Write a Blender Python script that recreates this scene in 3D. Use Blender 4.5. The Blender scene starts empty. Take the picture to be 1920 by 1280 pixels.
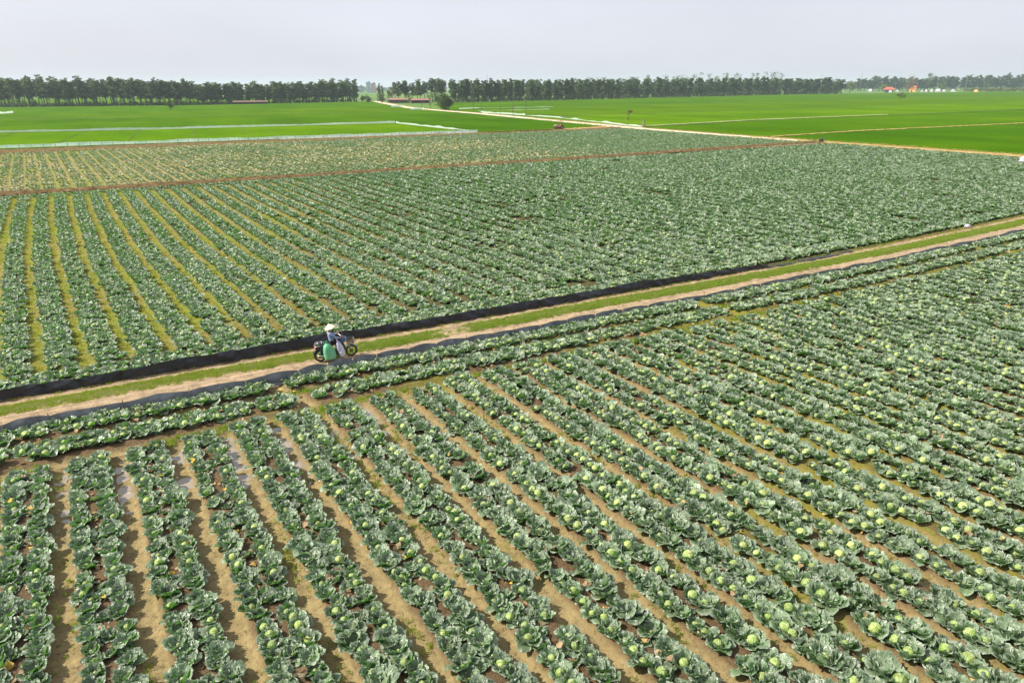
import bpy, math, random
import numpy as np
from mathutils import Vector, Matrix, Euler

R = math.radians
SC = bpy.context.scene
COL = SC.collection
rng = np.random.default_rng(7)
random.seed(7)

# ------------------------------------------------------------------ camera
CAM = Vector((-6.845, -27.998, 11.0))
F_PX = 1297.0
PITCH = math.atan((640 - 162.9) / F_PX)
ROLL = math.atan(0.0048)
HEAD = R(29)
RIGHT = Vector((math.cos(HEAD), -math.sin(HEAD), 0))
FWDH = Vector((math.sin(HEAD), math.cos(HEAD), 0))
UPW = Vector((0, 0, 1))
FWD = FWDH * math.cos(PITCH) - UPW * math.sin(PITCH)
UPC = FWDH * math.sin(PITCH) + UPW * math.cos(PITCH)
CX = RIGHT * math.cos(ROLL) - UPC * math.sin(ROLL)
CY = RIGHT * math.sin(ROLL) + UPC * math.cos(ROLL)
cd = bpy.data.cameras.new('camera')
cam = bpy.data.objects.new('camera', cd)
COL.objects.link(cam)
cd.sensor_width = 36.0
cd.lens = F_PX / 1920 * 36.0
cd.clip_start = 0.1
cd.clip_end = 20000
m = Matrix((CX, CY, -FWD)).transposed().to_4x4()
m.translation = CAM
cam.matrix_world = m
SC.camera = cam


def P(x, y, z=0.0):
    """point of the level z seen at a pixel of the 1920 x 1280 photograph"""
    d = CX * ((x - 960) / F_PX) + CY * ((640 - y) / F_PX) + FWD
    t = (z - CAM.z) / d.z
    return CAM + d * t


def proj(x, y, z=0.0):
    d = Vector((x, y, z)) - CAM
    f = d.dot(FWD)
    if f < 0.5:
        return None
    return 960 + d.dot(CX) / f * F_PX, 640 - d.dot(CY) / f * F_PX, f


def proj_np(X, Y, Z):
    d = np.stack([X - CAM.x, Y - CAM.y, Z - CAM.z], -1)
    f = d @ np.array(FWD)
    fs = np.maximum(f, 0.5)
    return 960 + d @ np.array(CX) / fs * F_PX, 640 - d @ np.array(CY) / fs * F_PX, f


def depth(p):
    return (Vector(p) - CAM).dot(FWD)


# ------------------------------------------------------------------ light
SUN_DIR = Vector((-0.93, 0.34, 0)).normalized()      # towards the sun, on plan
SUN_EL = R(45)
w = bpy.data.worlds.new('World')
SC.world = w
w.use_nodes = True
nt = w.node_tree
nt.nodes.clear()
out = nt.nodes.new('ShaderNodeOutputWorld')
bg = nt.nodes.new('ShaderNodeBackground')
bg.inputs['Strength'].default_value = 0.1
sky = nt.nodes.new('ShaderNodeTexSky')
sky.sky_type = 'NISHITA'
sky.sun_disc = False
sky.sun_elevation = SUN_EL
sky.sun_rotation = math.atan2(SUN_DIR.x, SUN_DIR.y)
sky.air_density = 1.0
sky.dust_density = 4.0
sky.ozone_density = 1.0
mx = nt.nodes.new('ShaderNodeMix')
mx.data_type = 'RGBA'
mx.inputs[7].default_value = (5.75, 5.85, 6.5, 1)        # thin white veil over the whole sky, a little uneven
tcw = nt.nodes.new('ShaderNodeTexCoord')
nzw = nt.nodes.new('ShaderNodeTexNoise')
nzw.inputs['Scale'].default_value = 2.2
nzw.inputs['Detail'].default_value = 5
mpw = nt.nodes.new('ShaderNodeMapping')
mpw.inputs['Scale'].default_value = (1, 1, 3.5)
mrw = nt.nodes.new('ShaderNodeMapRange')
mrw.inputs[1].default_value = .3
mrw.inputs[2].default_value = .7
mrw.inputs[3].default_value = .68
mrw.inputs[4].default_value = .86
nt.links.new(tcw.outputs['Generated'], mpw.inputs[0])
nt.links.new(mpw.outputs[0], nzw.inputs['Vector'])
nt.links.new(nzw.outputs[0], mrw.inputs[0])
nt.links.new(mrw.outputs[0], mx.inputs[0])
nt.links.new(sky.outputs[0], mx.inputs[6])
nt.links.new(mx.outputs[2], bg.inputs['Color'])
nt.links.new(bg.outputs[0], out.inputs['Surface'])
sl = bpy.data.lights.new('sun', 'SUN')
sl.energy = 5.0
sl.angle = R(0.6)
sl.color = (1.0, 0.93, 0.82)
so = bpy.data.objects.new('sun', sl)
COL.objects.link(so)
sd = Vector((SUN_DIR.x * math.cos(SUN_EL), SUN_DIR.y * math.cos(SUN_EL), math.sin(SUN_EL)))
so.rotation_euler = sd.to_track_quat('Z', 'Y').to_euler()
so.location = (0, 0, 60)

SC.view_settings.view_transform = 'Standard'
SC.view_settings.look = 'None'
SC.view_settings.exposure = 0.66
SC.view_settings.gamma = 1.0
SC.render.engine = 'CYCLES'
SC.cycles.use_denoising = True
SC.cycles.max_bounces = 6
SC.cycles.diffuse_bounces = 3
SC.cycles.transmission_bounces = 4
SC.cycles.volume_bounces = 1
SC.cycles.transparent_max_bounces = 6


# ------------------------------------------------------------------ helpers
def tag(o, label=None, cat=None, group=None, kind=None):
    if label:
        o['label'] = label
    if cat:
        o['category'] = cat
    if group:
        o['group'] = group
    if kind:
        o['kind'] = kind
    return o


def empty(name, loc, rz=0.0):
    o = bpy.data.objects.new(name, None)
    COL.objects.link(o)
    o.location = loc
    o.rotation_euler = (0, 0, rz)
    o.empty_display_size = 0.2
    return o


def mesh_np(name, V, F, mats, parent=None, smooth=False, uv=None, attrs=None, midx=None, link=True):
    """V (n,3), F list of index arrays each (k, 3|4)"""
    V = np.asarray(V, dtype=np.float32)
    Fs = [np.asarray(f, dtype=np.int32) for f in (F if isinstance(F, list) else [F])]
    me = bpy.data.meshes.new(name)
    me.vertices.add(len(V))
    me.vertices.foreach_set('co', V.ravel())
    loops = np.concatenate([f.ravel() for f in Fs])
    tot = np.concatenate([np.full(len(f), f.shape[1], np.int32) for f in Fs])
    st = np.concatenate([[0], np.cumsum(tot)[:-1]]).astype(np.int32)
    me.loops.add(len(loops))
    me.loops.foreach_set('vertex_index', loops)
    me.polygons.add(len(tot))
    me.polygons.foreach_set('loop_start', st)
    me.polygons.foreach_set('loop_total', tot)
    if midx is not None:
        me.polygons.foreach_set('material_index', np.asarray(midx, np.int32))
    me.update(calc_edges=True)
    me.validate()
    if smooth:
        me.polygons.foreach_set('use_smooth', np.ones(len(me.polygons), bool))
    if uv is not None:
        ul = me.uv_layers.new(name='UVMap')
        ul.data.foreach_set('uv', np.asarray(uv, np.float32)[loops].ravel())
    for k, a in (attrs or {}).items():
        at = me.attributes.new(k, 'FLOAT', 'POINT')
        at.data.foreach_set('value', np.asarray(a, np.float32))
    for mm in (mats if isinstance(mats, (list, tuple)) else [mats]):
        me.materials.append(mm)
    o = bpy.data.objects.new(name, me)
    if link:
        COL.objects.link(o)
    if parent:
        o.parent = parent
    return o


class MB:
    """collects pieces of one mesh"""

    def __init__(self):
        self.v, self.f, self.s, self.m = [], [], [], []

    def add(self, V, F, smooth=True, mi=0):
        b = len(self.v)
        self.v += [tuple(p) for p in V]
        for f in F:
            self.f.append(tuple(b + i for i in f))
            self.s.append(smooth)
            self.m.append(mi)
        return self

    def box(self, c, s, rot=None, taper=1.0, mi=0, bev=0.12):
        c = Vector(c)
        hx, hy, hz = s[0] / 2, s[1] / 2, s[2] / 2
        b = min(hx, hy, hz) * bev * 2
        ring = [(hx - b, hy), (-hx + b, hy), (-hx, hy - b), (-hx, -hy + b), (-hx + b, -hy), (hx - b, -hy), (hx, -hy + b), (hx, hy - b)]
        V = []
        for z, k in ((-hz, (1 - b / max(hx, 1e-4) * .6)), (-hz + b, 1), (hz - b, taper), (hz, taper * (1 - b / max(hx, 1e-4) * .6))):
            for x, y in ring:
                p = Vector((x * k, y * k, z))
                if rot is not None:
                    p = rot @ p
                V.append(c + p)
        F = []
        for r in range(3):
            for i in range(8):
                j = (i + 1) % 8
                F.append((r * 8 + i, r * 8 + j, r * 8 + 8 + j, r * 8 + 8 + i))
        F.append(tuple(range(7, -1, -1)))
        F.append(tuple(range(24, 32)))
        return self.add(V, F, False, mi)

    def tube(self, pts, rad, n=8, mi=0, cap=True, flat=1.0):
        pts = [Vector(p) for p in pts]
        if not isinstance(rad, (list, tuple)):
            rad = [rad] * len(pts)
        V, F = [], []
        up = Vector((0, 0, 1))
        t0 = (pts[-1] - pts[0])
        if abs(t0.normalized().z) > 0.95:
            up = Vector((1, 0, 0))
        for i, p in enumerate(pts):
            t = (pts[min(i + 1, len(pts) - 1)] - pts[max(i - 1, 0)]).normalized()
            a = t.cross(up)
            if a.length < 1e-3:
                a = t.cross(Vector((0, 1, 0)))
            a.normalize()
            b = a.cross(t)
            for k in range(n):
                an = 2 * math.pi * k / n
                V.append(p + (a * math.cos(an) + b * math.sin(an) * flat) * rad[i])
        for i in range(len(pts) - 1):
            for k in range(n):
                j = (k + 1) % n
                F.append((i * n + k, i * n + j, i * n + n + j, i * n + n + k))
        if cap:
            F.append(tuple(range(n - 1, -1, -1)))
            F.append(tuple((len(pts) - 1) * n + k for k in range(n)))
        return self.add(V, F, True, mi)

    def ell(self, c, r, rot=None, nu=14, nv=9, noise=0.0, seed=0, mi=0, fn=None):
        c = Vector(c)
        rr = random.Random(seed)
        V, F = [], []
        ph = [rr.uniform(0, 6.28) for _ in range(8)]
        for i in range(nv + 1):
            th = math.pi * i / nv
            for k in range(nu):
                an = 2 * math.pi * k / nu
                d = Vector((math.sin(th) * math.cos(an), math.sin(th) * math.sin(an), math.cos(th)))
                q = 1.0
                if noise:
                    q += noise * (math.sin(3 * d.x + ph[0] + 2 * d.z) + math.sin(4 * d.y + ph[1]) + math.sin(5 * d.z + ph[2] + 3 * d.x) + .7 * math.sin(9 * d.x + 7 * d.y + ph[3])) / 2
                p = Vector((d.x * r[0] * q, d.y * r[1] * q, d.z * r[2] * q))
                if fn:
                    p = fn(p)
                if rot is not None:
                    p = rot @ p
                V.append(c + p)
        for i in range(nv):
            for k in range(nu):
                j = (k + 1) % nu
                F.append((i * nu + k, i * nu + nu + k, i * nu + nu + j, i * nu + j))
        return self.add(V, F, True, mi)

    def lathe(self, c, axis, prof, n=24, mi=0, closed=False):
        """prof: (radius, offset along the axis)"""
        c = Vector(c)
        ax = Vector(axis).normalized()
        a = ax.orthogonal().normalized()
        b = ax.cross(a)
        V, F = [], []
        for r, h in prof:
            for k in range(n):
                an = 2 * math.pi * k / n
                V.append(c + ax * h + (a * math.cos(an) + b * math.sin(an)) * r)
        L = len(prof)
        for i in range(L if closed else L - 1):
            i2 = (i + 1) % L
            for k in range(n):
                j = (k + 1) % n
                F.append((i * n + k, i * n + j, i2 * n + j, i2 * n + k))
        return self.add(V, F, True, mi)

    def build(self, name, mats, parent=None, link=True):
        me = bpy.data.meshes.new(name)
        me.from_pydata(self.v, [], self.f)
        me.polygons.foreach_set('use_smooth', np.array(self.s, bool))
        me.polygons.foreach_set('material_index', np.array(self.m, np.int32))
        for mm in (mats if isinstance(mats, (list, tuple)) else [mats]):
            me.materials.append(mm)
        me.update()
        o = bpy.data.objects.new(name, me)
        if link:
            COL.objects.link(o)
        if parent:
            o.parent = parent
        return o


def copy_tree(o, parent=None):
    c = o.copy()
    COL.objects.link(c)
    c.parent = parent
    for ch in list(o.children):
        copy_tree(ch, c)
    return c


ORD1 = 'zeroth first second third fourth fifth sixth seventh eighth ninth tenth eleventh twelfth thirteenth fourteenth fifteenth sixteenth seventeenth eighteenth nineteenth'.split()
TENS = {2: 'twenty', 3: 'thirty', 4: 'forty', 5: 'fifty', 6: 'sixty', 7: 'seventy', 8: 'eighty', 9: 'ninety'}
TENTH = {2: 'twentieth', 3: 'thirtieth', 4: 'fortieth', 5: 'fiftieth', 6: 'sixtieth', 7: 'seventieth', 8: 'eightieth', 9: 'ninetieth'}


def ordinal(n):
    if n < 20:
        return ORD1[n]
    if n >= 100:
        return 'hundred-and-' + ordinal(n - 100) if n > 100 else 'hundredth'
    return TENTH[n // 10] if n % 10 == 0 else TENS[n // 10] + '-' + ORD1[n % 10]


# smooth value noise in numpy, for terrain and scatter masks
def vnoise(X, Y, scale, seed=0):
    X = np.asarray(X, float) / scale
    Y = np.asarray(Y, float) / scale
    xi, yi = np.floor(X).astype(np.int64), np.floor(Y).astype(np.int64)
    fx, fy = X - xi, Y - yi
    fx, fy = fx * fx * (3 - 2 * fx), fy * fy * (3 - 2 * fy)

    def h(a, b):
        n = (a * 374761393 + b * 668265263 + seed * 974634777) & 0xFFFFFFFF
        n = ((n ^ (n >> 13)) * 1274126177) & 0xFFFFFFFF
        return ((n ^ (n >> 16)) & 0xFFFF) / 65535.0
    return (h(xi, yi) * (1 - fx) + h(xi + 1, yi) * fx) * (1 - fy) + (h(xi, yi + 1) * (1 - fx) + h(xi + 1, yi + 1) * fx) * fy


# ------------------------------------------------------------------ materials
def new_mat(name):
    mt = bpy.data.materials.new(name)
    mt.use_nodes = True
    return mt, mt.node_tree, mt.node_tree.nodes['Principled BSDF']


def setp(b, **kw):
    for k, v in kw.items():
        n = {'rough': 'Roughness', 'spec': 'Specular IOR Level', 'metal': 'Metallic', 'color': 'Base Color', 'coat': 'Coat Weight'}[k]
        b.inputs[n].default_value = v if not isinstance(v, tuple) or len(v) == 4 else (*v, 1)


def ramp(nt, stops):
    r = nt.nodes.new('ShaderNodeValToRGB')
    e = r.color_ramp.elements
    while len(e) < len(stops):
        e.new(0.5)
    for i, (p, c) in enumerate(stops):
        e[i].position = p
        e[i].color = (*c, 1) if len(c) == 3 else c
    return r


def tex(nt, scale, detail=4, rough=.6, coord='Object', stretch=None):
    tc = nt.nodes.new('ShaderNodeTexCoord')
    no = nt.nodes.new('ShaderNodeTexNoise')
    no.inputs['Scale'].default_value = scale
    no.inputs['Detail'].default_value = detail
    no.inputs['Roughness'].default_value = rough
    if stretch:
        mp = nt.nodes.new('ShaderNodeMapping')
        mp.inputs['Scale'].default_value = stretch
        nt.links.new(tc.outputs[coord], mp.inputs[0])
        nt.links.new(mp.outputs[0], no.inputs['Vector'])
    else:
        nt.links.new(tc.outputs[coord], no.inputs['Vector'])
    return no


def mixc(nt, fac, a, b, blend='MIX'):
    x = nt.nodes.new('ShaderNodeMix')
    x.data_type = 'RGBA'
    x.blend_type = blend
    for sock, v in ((0, fac), (6, a), (7, b)):
        if hasattr(v, 'is_output') or hasattr(v, 'links'):
            nt.links.new(v, x.inputs[sock])
        elif sock == 0:
            x.inputs[0].default_value = v
        else:
            x.inputs[sock].default_value = (*v, 1)
    return x.outputs[2]


def bump(nt, b, height, strength=.4, dist=.05):
    bp = nt.nodes.new('ShaderNodeBump')
    bp.inputs['Strength'].default_value = strength
    bp.inputs['Distance'].default_value = dist
    nt.links.new(height, bp.inputs['Height'])
    nt.links.new(bp.outputs[0], b.inputs['Normal'])


def noise_mat(name, stops, scale=3, detail=5, rough=.85, spec=.2, bmp=.3, bdist=.05, stretch=None, metal=0, scale2=None, stops2=None):
    mt, nt, b = new_mat(name)
    n = tex(nt, scale, detail, .6, stretch=stretch)
    r = ramp(nt, stops)
    nt.links.new(n.outputs[0], r.inputs[0])
    c = r.outputs[0]
    if scale2:
        n2 = tex(nt, scale2, 3, .5)
        r2 = ramp(nt, stops2)
        nt.links.new(n2.outputs[0], r2.inputs[0])
        c = mixc(nt, 1.0, c, r2.outputs[0], 'MULTIPLY')
    nt.links.new(c, b.inputs['Base Color'])
    setp(b, rough=rough, spec=spec, metal=metal)
    if bmp:
        bump(nt, b, n.outputs[0], bmp, bdist)
    return mt


def plain(name, c, rough=.5, spec=.4, metal=0, var=.15, scale=20, coat=0):
    mt, nt, b = new_mat(name)
    n = tex(nt, scale, 4)
    r = ramp(nt, [(.3, tuple(x * (1 - var) for x in c)), (.7, tuple(min(1, x * (1 + var)) for x in c))])
    nt.links.new(n.outputs[0], r.inputs[0])
    nt.links.new(r.outputs[0], b.inputs['Base Color'])
    setp(b, rough=rough, spec=spec, metal=metal, coat=coat)
    return mt


def leaf_mat(name, dark, light, trans, tfac=.3, rough=.5, spec=.3, objvar=.35, vein=None, extra=None, under=None, margin=None):
    """plant tissue: tone varies by leaf and by plant, lets some light through"""
    mt, nt, b = new_mat(name)
    geo = nt.nodes.new('ShaderNodeNewGeometry')
    oi = nt.nodes.new('ShaderNodeObjectInfo')
    n = tex(nt, 9, 3)
    ad = nt.nodes.new('ShaderNodeMath'); ad.operation = 'MULTIPLY_ADD'
    nt.links.new(geo.outputs['Random Per Island'], ad.inputs[0])
    ad.inputs[1].default_value = .55
    nt.links.new(n.outputs[0], ad.inputs[2])
    r = ramp(nt, [(.45, dark), (.62, tuple(a_ * .62 + b_ * .38 for a_, b_ in zip(dark, light))), (.86, light)])
    nt.links.new(ad.outputs[0], r.inputs[0])
    c = r.outputs[0]
    if extra:                                             # some plants of another tone
        rr = ramp(nt, [(extra[1], (0, 0, 0)), (1.0, (1, 1, 1))])
        nt.links.new(oi.outputs['Random'], rr.inputs[0])
        c = mixc(nt, rr.outputs[0], c, extra[0])
    v = nt.nodes.new('ShaderNodeMapRange')
    nt.links.new(oi.outputs['Random'], v.inputs[0])
    v.inputs[3].default_value = 1 - objvar
    v.inputs[4].default_value = 1 + objvar
    hs = nt.nodes.new('ShaderNodeHueSaturation')
    nt.links.new(v.outputs[0], hs.inputs['Value'])
    nt.links.new(c, hs.inputs['Color'])
    c = hs.outputs[0]
    if vein:
        uvn = nt.nodes.new('ShaderNodeUVMap'); uvn.uv_map = 'UVMap'
        sp = nt.nodes.new('ShaderNodeSeparateXYZ')
        nt.links.new(uvn.outputs[0], sp.inputs[0])
        ab = nt.nodes.new('ShaderNodeMath'); ab.operation = 'ABSOLUTE'
        nt.links.new(sp.outputs[0], ab.inputs[0])
        # side veins: stripes along t - 0.6|s|, and the midrib at s = 0
        a1 = nt.nodes.new('ShaderNodeMath'); a1.operation = 'MULTIPLY_ADD'
        nt.links.new(ab.outputs[0], a1.inputs[0]); a1.inputs[1].default_value = -.55
        nt.links.new(sp.outputs[1], a1.inputs[2])
        a2 = nt.nodes.new('ShaderNodeMath'); a2.operation = 'MULTIPLY'
        nt.links.new(a1.outputs[0], a2.inputs[0]); a2.inputs[1].default_value = 40.0
        a3 = nt.nodes.new('ShaderNodeMath'); a3.operation = 'SINE'
        nt.links.new(a2.outputs[0], a3.inputs[0])
        rv = ramp(nt, [(.82, (0, 0, 0)), (1.0, (.55, .55, .55))])
        nt.links.new(a3.outputs[0], rv.inputs[0])
        rm = ramp(nt, [(0.0, (1, 1, 1)), (.09, (0, 0, 0))])
        nt.links.new(ab.outputs[0], rm.inputs[0])
        mxx = nt.nodes.new('ShaderNodeMix'); mxx.data_type = 'RGBA'; mxx.blend_type = 'LIGHTEN'; mxx.inputs[0].default_value = 1
        nt.links.new(rv.outputs[0], mxx.inputs[6]); nt.links.new(rm.outputs[0], mxx.inputs[7])
        c = mixc(nt, mxx.outputs[2], c, vein)
        bump(nt, b, a3.outputs[0], .35, .006)
    if margin:
        rg = ramp(nt, [(.80, (0, 0, 0)), (1.0, (.85, .85, .85))])
        mg = nt.nodes.new('ShaderNodeMath'); mg.operation = 'MAXIMUM'
        nt.links.new(ab.outputs[0], mg.inputs[0]); nt.links.new(sp.outputs[1], mg.inputs[1])
        nt.links.new(mg.outputs[0], rg.inputs[0])
        c = mixc(nt, rg.outputs[0], c, margin)
    if under:
        c = mixc(nt, geo.outputs['Backfacing'], c, under)
    nt.links.new(c, b.inputs['Base Color'])
    setp(b, rough=rough, spec=spec)
    if tfac:
        tr = nt.nodes.new('ShaderNodeBsdfTranslucent')
        tr.inputs['Color'].default_value = (*trans, 1)
        ms = nt.nodes.new('ShaderNodeMixShader')
        ms.inputs[0].default_value = tfac
        nt.links.new(b.outputs[0], ms.inputs[1])
        nt.links.new(tr.outputs[0], ms.inputs[2])
        nt.links.new(ms.outputs[0], nt.nodes['Material Output'].inputs['Surface'])
    return mt


M_LEAF = leaf_mat('cabbage_leaf', (.011, .048, .004), (.150, .212, .115), (.11, .36, .008), .28, .37, .65, .45, vein=(.21, .285, .16), under=(.19, .26, .155), margin=(.31, .365, .28))
M_HEAD = leaf_mat('cabbage_head', (.14, .235, .04), (.31, .38, .11), (.3, .5, .08), .10, .42, .4, .28, vein=(.52, .58, .34))
M_LEAFP = leaf_mat('cabbage_leaf_pale', (.10, .14, .055), (.42, .42, .25), (.25, .40, .06), .25, .5, .4, .3, extra=((.40, .34, .19), .5))
M_GRASS = leaf_mat('grass_blade', (.10, .17, .018), (.25, .32, .045), (.32, .48, .03), .45, .6, .2, .3)
M_GRASSY = leaf_mat('grass_blade_yellow', (.17, .21, .022), (.34, .36, .055), (.42, .46, .05), .45, .6, .2, .3)
M_STRAW = leaf_mat('dry_straw', (.22, .14, .06), (.46, .31, .14), (.4, .25, .08), .2, .8, .1, .3)
M_LITTER = leaf_mat('dead_leaf', (.17, .11, .055), (.36, .25, .145), (.5, .3, .1), .2, .7, .2, .3, extra=((.46, .31, .03), .78))
M_EUC = leaf_mat('eucalyptus_leaf', (.030, .062, .026), (.12, .17, .055), (.10, .17, .03), .2, .6, .2, .3)
M_EUCD = leaf_mat('wood_leaf', (.028, .058, .028), (.10, .15, .055), (.06, .10, .02), .2, .6, .2, .3)
M_BUSH = leaf_mat('bush_leaf', (.030, .055, .018), (.085, .12, .035), (.07, .12, .02), .2, .6, .2, .3)
M_YBUSH = leaf_mat('hedge_leaf', (.10, .13, .025), (.20, .23, .06), (.15, .2, .03), .2, .6, .2, .3)
M_BROWNLEAF = leaf_mat('brown_leaf', (.10, .08, .04), (.22, .16, .08), (.15, .1, .04), .2, .7, .2, .3)
M_BARK = noise_mat('bark', [(.3, (.10, .085, .07)), (.7, (.26, .24, .21))], 6, bmp=.4)
M_TWIG = noise_mat('twig', [(.3, (.07, .05, .035)), (.7, (.15, .11, .08))], 8)
M_WATER, nt_, b_ = new_mat('ditch_water')
setp(b_, color=(.26, .215, .155), rough=.05, spec=1.0)


def soil_mat(name, furrow, bedc, tint, tint_lo, streak=False):
    """bare soil; attribute bed = 1 on the raised beds; algae and short weeds tint the furrows in patches"""
    mt, nt, b = new_mat(name)
    at = nt.nodes.new('ShaderNodeAttribute'); at.attribute_name = 'bed'
    ag = nt.nodes.new('ShaderNodeAttribute'); ag.attribute_name = 'green'
    n1 = tex(nt, 2.2, 6, .65)
    n2 = tex(nt, 14, 5, .7)
    r1 = ramp(nt, [(.3, tuple(x * .72 for x in furrow)), (.55, furrow), (.75, tuple(min(1, x * 1.2) for x in furrow))])
    nt.links.new(n1.outputs[0], r1.inputs[0])
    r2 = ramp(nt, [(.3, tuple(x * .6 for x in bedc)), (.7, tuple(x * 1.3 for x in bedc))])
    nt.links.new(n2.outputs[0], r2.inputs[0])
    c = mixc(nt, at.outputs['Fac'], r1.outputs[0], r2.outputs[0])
    n3 = tex(nt, 5.0, 5, .7)
    md = nt.nodes.new('ShaderNodeMath'); md.operation = 'ADD'
    nt.links.new(n3.outputs[0], md.inputs[0]); nt.links.new(ag.outputs['Fac'], md.inputs[1])
    r3 = ramp(nt, [(tint_lo, (0, 0, 0)), (tint_lo + .22, (.9, .9, .9))])
    nt.links.new(md.outputs[0], r3.inputs[0])
    c = mixc(nt, r3.outputs[0], c, tint)
    n4 = tex(nt, 9, 7, .75)
    r4 = ramp(nt, [(.34, (.38, .36, .34)), (.45, (.86, .85, .84)), (.7, (1.08, 1.07, 1.05))])
    nt.links.new(n4.outputs[0], r4.inputs[0])
    if streak:                                            # wheel marks run along the track
        n5 = tex(nt, 1.0, 6, .65, stretch=(.25, 7, 1))
        r5 = ramp(nt, [(.34, (.62, .60, .57)), (.5, (.95, .94, .93)), (.68, (1.14, 1.13, 1.1))])
        nt.links.new(n5.outputs[0], r5.inputs[0])
        c = mixc(nt, 1.0, c, r5.outputs[0], 'MULTIPLY')
    c = mixc(nt, 1.0, c, r4.outputs[0], 'MULTIPLY')
    nt.links.new(c, b.inputs['Base Color'])
    setp(b, rough=.9, spec=.2)
    bump(nt, b, n4.outputs[0], .9, .06)
    return mt


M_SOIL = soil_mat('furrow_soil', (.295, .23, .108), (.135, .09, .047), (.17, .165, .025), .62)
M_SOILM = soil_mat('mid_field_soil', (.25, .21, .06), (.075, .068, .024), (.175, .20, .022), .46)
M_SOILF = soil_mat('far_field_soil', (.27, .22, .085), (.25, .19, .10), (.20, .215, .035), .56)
M_TRACK = soil_mat('track_earth', (.42, .32, .205), (.23, .16, .09), (.11, .135, .022), .62, True)
M_SAND = noise_mat('track_sand', [(.3, (.36, .25, .15)), (.5, (.52, .385, .25)), (.72, (.60, .46, .31))], 1.7, 7, .9, .2, .5, .04)
M_ROAD = noise_mat('road_sand', [(.3, (.50, .40, .28)), (.7, (.66, .54, .40))], .6, 6, .9, .2, .3, .05)
M_BUND = noise_mat('bund_earth', [(.3, (.058, .038, .015)), (.5, (.115, .076, .032)), (.72, (.205, .143, .062))], 1.3, 7, .95, .1, .8, .15)
M_TAN = noise_mat('dry_verge', [(.3, (.20, .14, .05)), (.5, (.33, .235, .09)), (.7, (.42, .31, .14))], .8, 7, .95, .1, .6, .1)
M_PLAIN = noise_mat('plain_green', [(.3, (.06, .13, .02)), (.7, (.12, .20, .04))], .004, 6, .95, .1, 0)
M_UNDER = noise_mat('verge_earth', [(.35, (.16, .15, .05)), (.65, (.26, .22, .08))], .3, 6, .95, .1, .4)


def rice_mat(name, c, band=.02):
    mt, nt, b = new_mat(name)
    n1 = tex(nt, .05, 7, .68, stretch=(1, .3, 1))
    n2 = tex(nt, 1.6, 5, .7)
    r1 = ramp(nt, [(.3, tuple(x * .72 for x in c)), (.5, c), (.7, (c[0] * 1.4, c[1] * 1.18, c[2] * 1.5))])
    nt.links.new(n1.outputs[0], r1.inputs[0])
    r2 = ramp(nt, [(.3, (.66, .70, .62)), (.6, (1.0, 1.0, 1.0))])
    nt.links.new(n2.outputs[0], r2.inputs[0])
    c2 = mixc(nt, 1.0, r1.outputs[0], r2.outputs[0], 'MULTIPLY')
    n3 = tex(nt, .014, 5, .6, stretch=(1, 2.2, 1))
    r3 = ramp(nt, [(.35, (.78, .86, .8)), (.55, (1.0, 1.0, 1.0)), (.7, (1.28, 1.10, 1.2))])
    nt.links.new(n3.outputs[0], r3.inputs[0])
    c2 = mixc(nt, 1.0, c2, r3.outputs[0], 'MULTIPLY')
    nt.links.new(c2, b.inputs['Base Color'])
    setp(b, rough=1.0, spec=.0)
    bump(nt, b, n2.outputs[0], .5, .2)
    return mt


M_RICE = [rice_mat('rice_a', (.060, .140, .0006)), rice_mat('rice_b', (.084, .178, .0006)), rice_mat('rice_c', (.047, .122, .0006)), rice_mat('rice_d', (.071, .150, .001))]

# ------------------------------------------------------------------ the lie of the land   (X along the track, Y away from the camera)


def trackc(x):                       # sideways drift of the straight track
    x = np.asarray(x, float)
    d = np.clip(x - 20, 0, None)
    return np.where(d < 60, .0009 * d * d, .0009 * 3600 + .108 * (d - 60))


# near field: furrow k lies at x = -9.72 + 1.58 k + .05 (v - 10), v = -Y
def near_phase(X, Y):
    return (X + 9.72 - .05 * (-Y - 10)) / 1.58


FM_V = np.array([-90, -66, -60, -48, -38, -30, -24, -17, -12, -6, 0, 10], float)
FM_F = np.array([-1.6, -.35, 0, .62, 1.30, 1.78, 2.28, 2.95, 3.4, 4.0, 4.6, 5.6], float)


def mid_phase(X, Y):
    return (X + 15.23 - np.interp(-Y, FM_V, FM_F)) / 1.63


def far_phase(X, Y):
    return (X + 15.25 - (-Y + 73) * .08) / 1.63


def bed_profile(ph, wf):
    """0 in the furrow, 1 on the bed; wf = furrow half width as a share of the pitch"""
    d = np.abs(ph - np.round(ph))
    t = np.clip((d - wf * .7) / (wf * .7), 0, 1)
    return t * t * (3 - 2 * t)


def grid(x0, x1, nx, y0, y1, ny):
    xs, ys = np.linspace(x0, x1, nx), np.linspace(y0, y1, ny)
    X, Y = np.meshgrid(xs, ys)
    i = np.arange(nx * ny).reshape(ny, nx)
    F = np.stack([i[:-1, :-1].ravel(), i[:-1, 1:].ravel(), i[1:, 1:].ravel(), i[1:, :-1].ravel()], -1)
    return X.ravel(), Y.ravel(), F


# --- base plain
a = np.linspace(0, 2 * np.pi, 97)[:-1]
V = np.concatenate([[[0, 0, -.45]], np.stack([6000 * np.cos(a), 6000 * np.sin(a), np.full(96, -.45)], -1)])
F = np.array([[0, 1 + i, 1 + (i + 1) % 96] for i in range(96)])
tag(mesh_np('ground', V, F, M_PLAIN), kind='structure')

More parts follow.
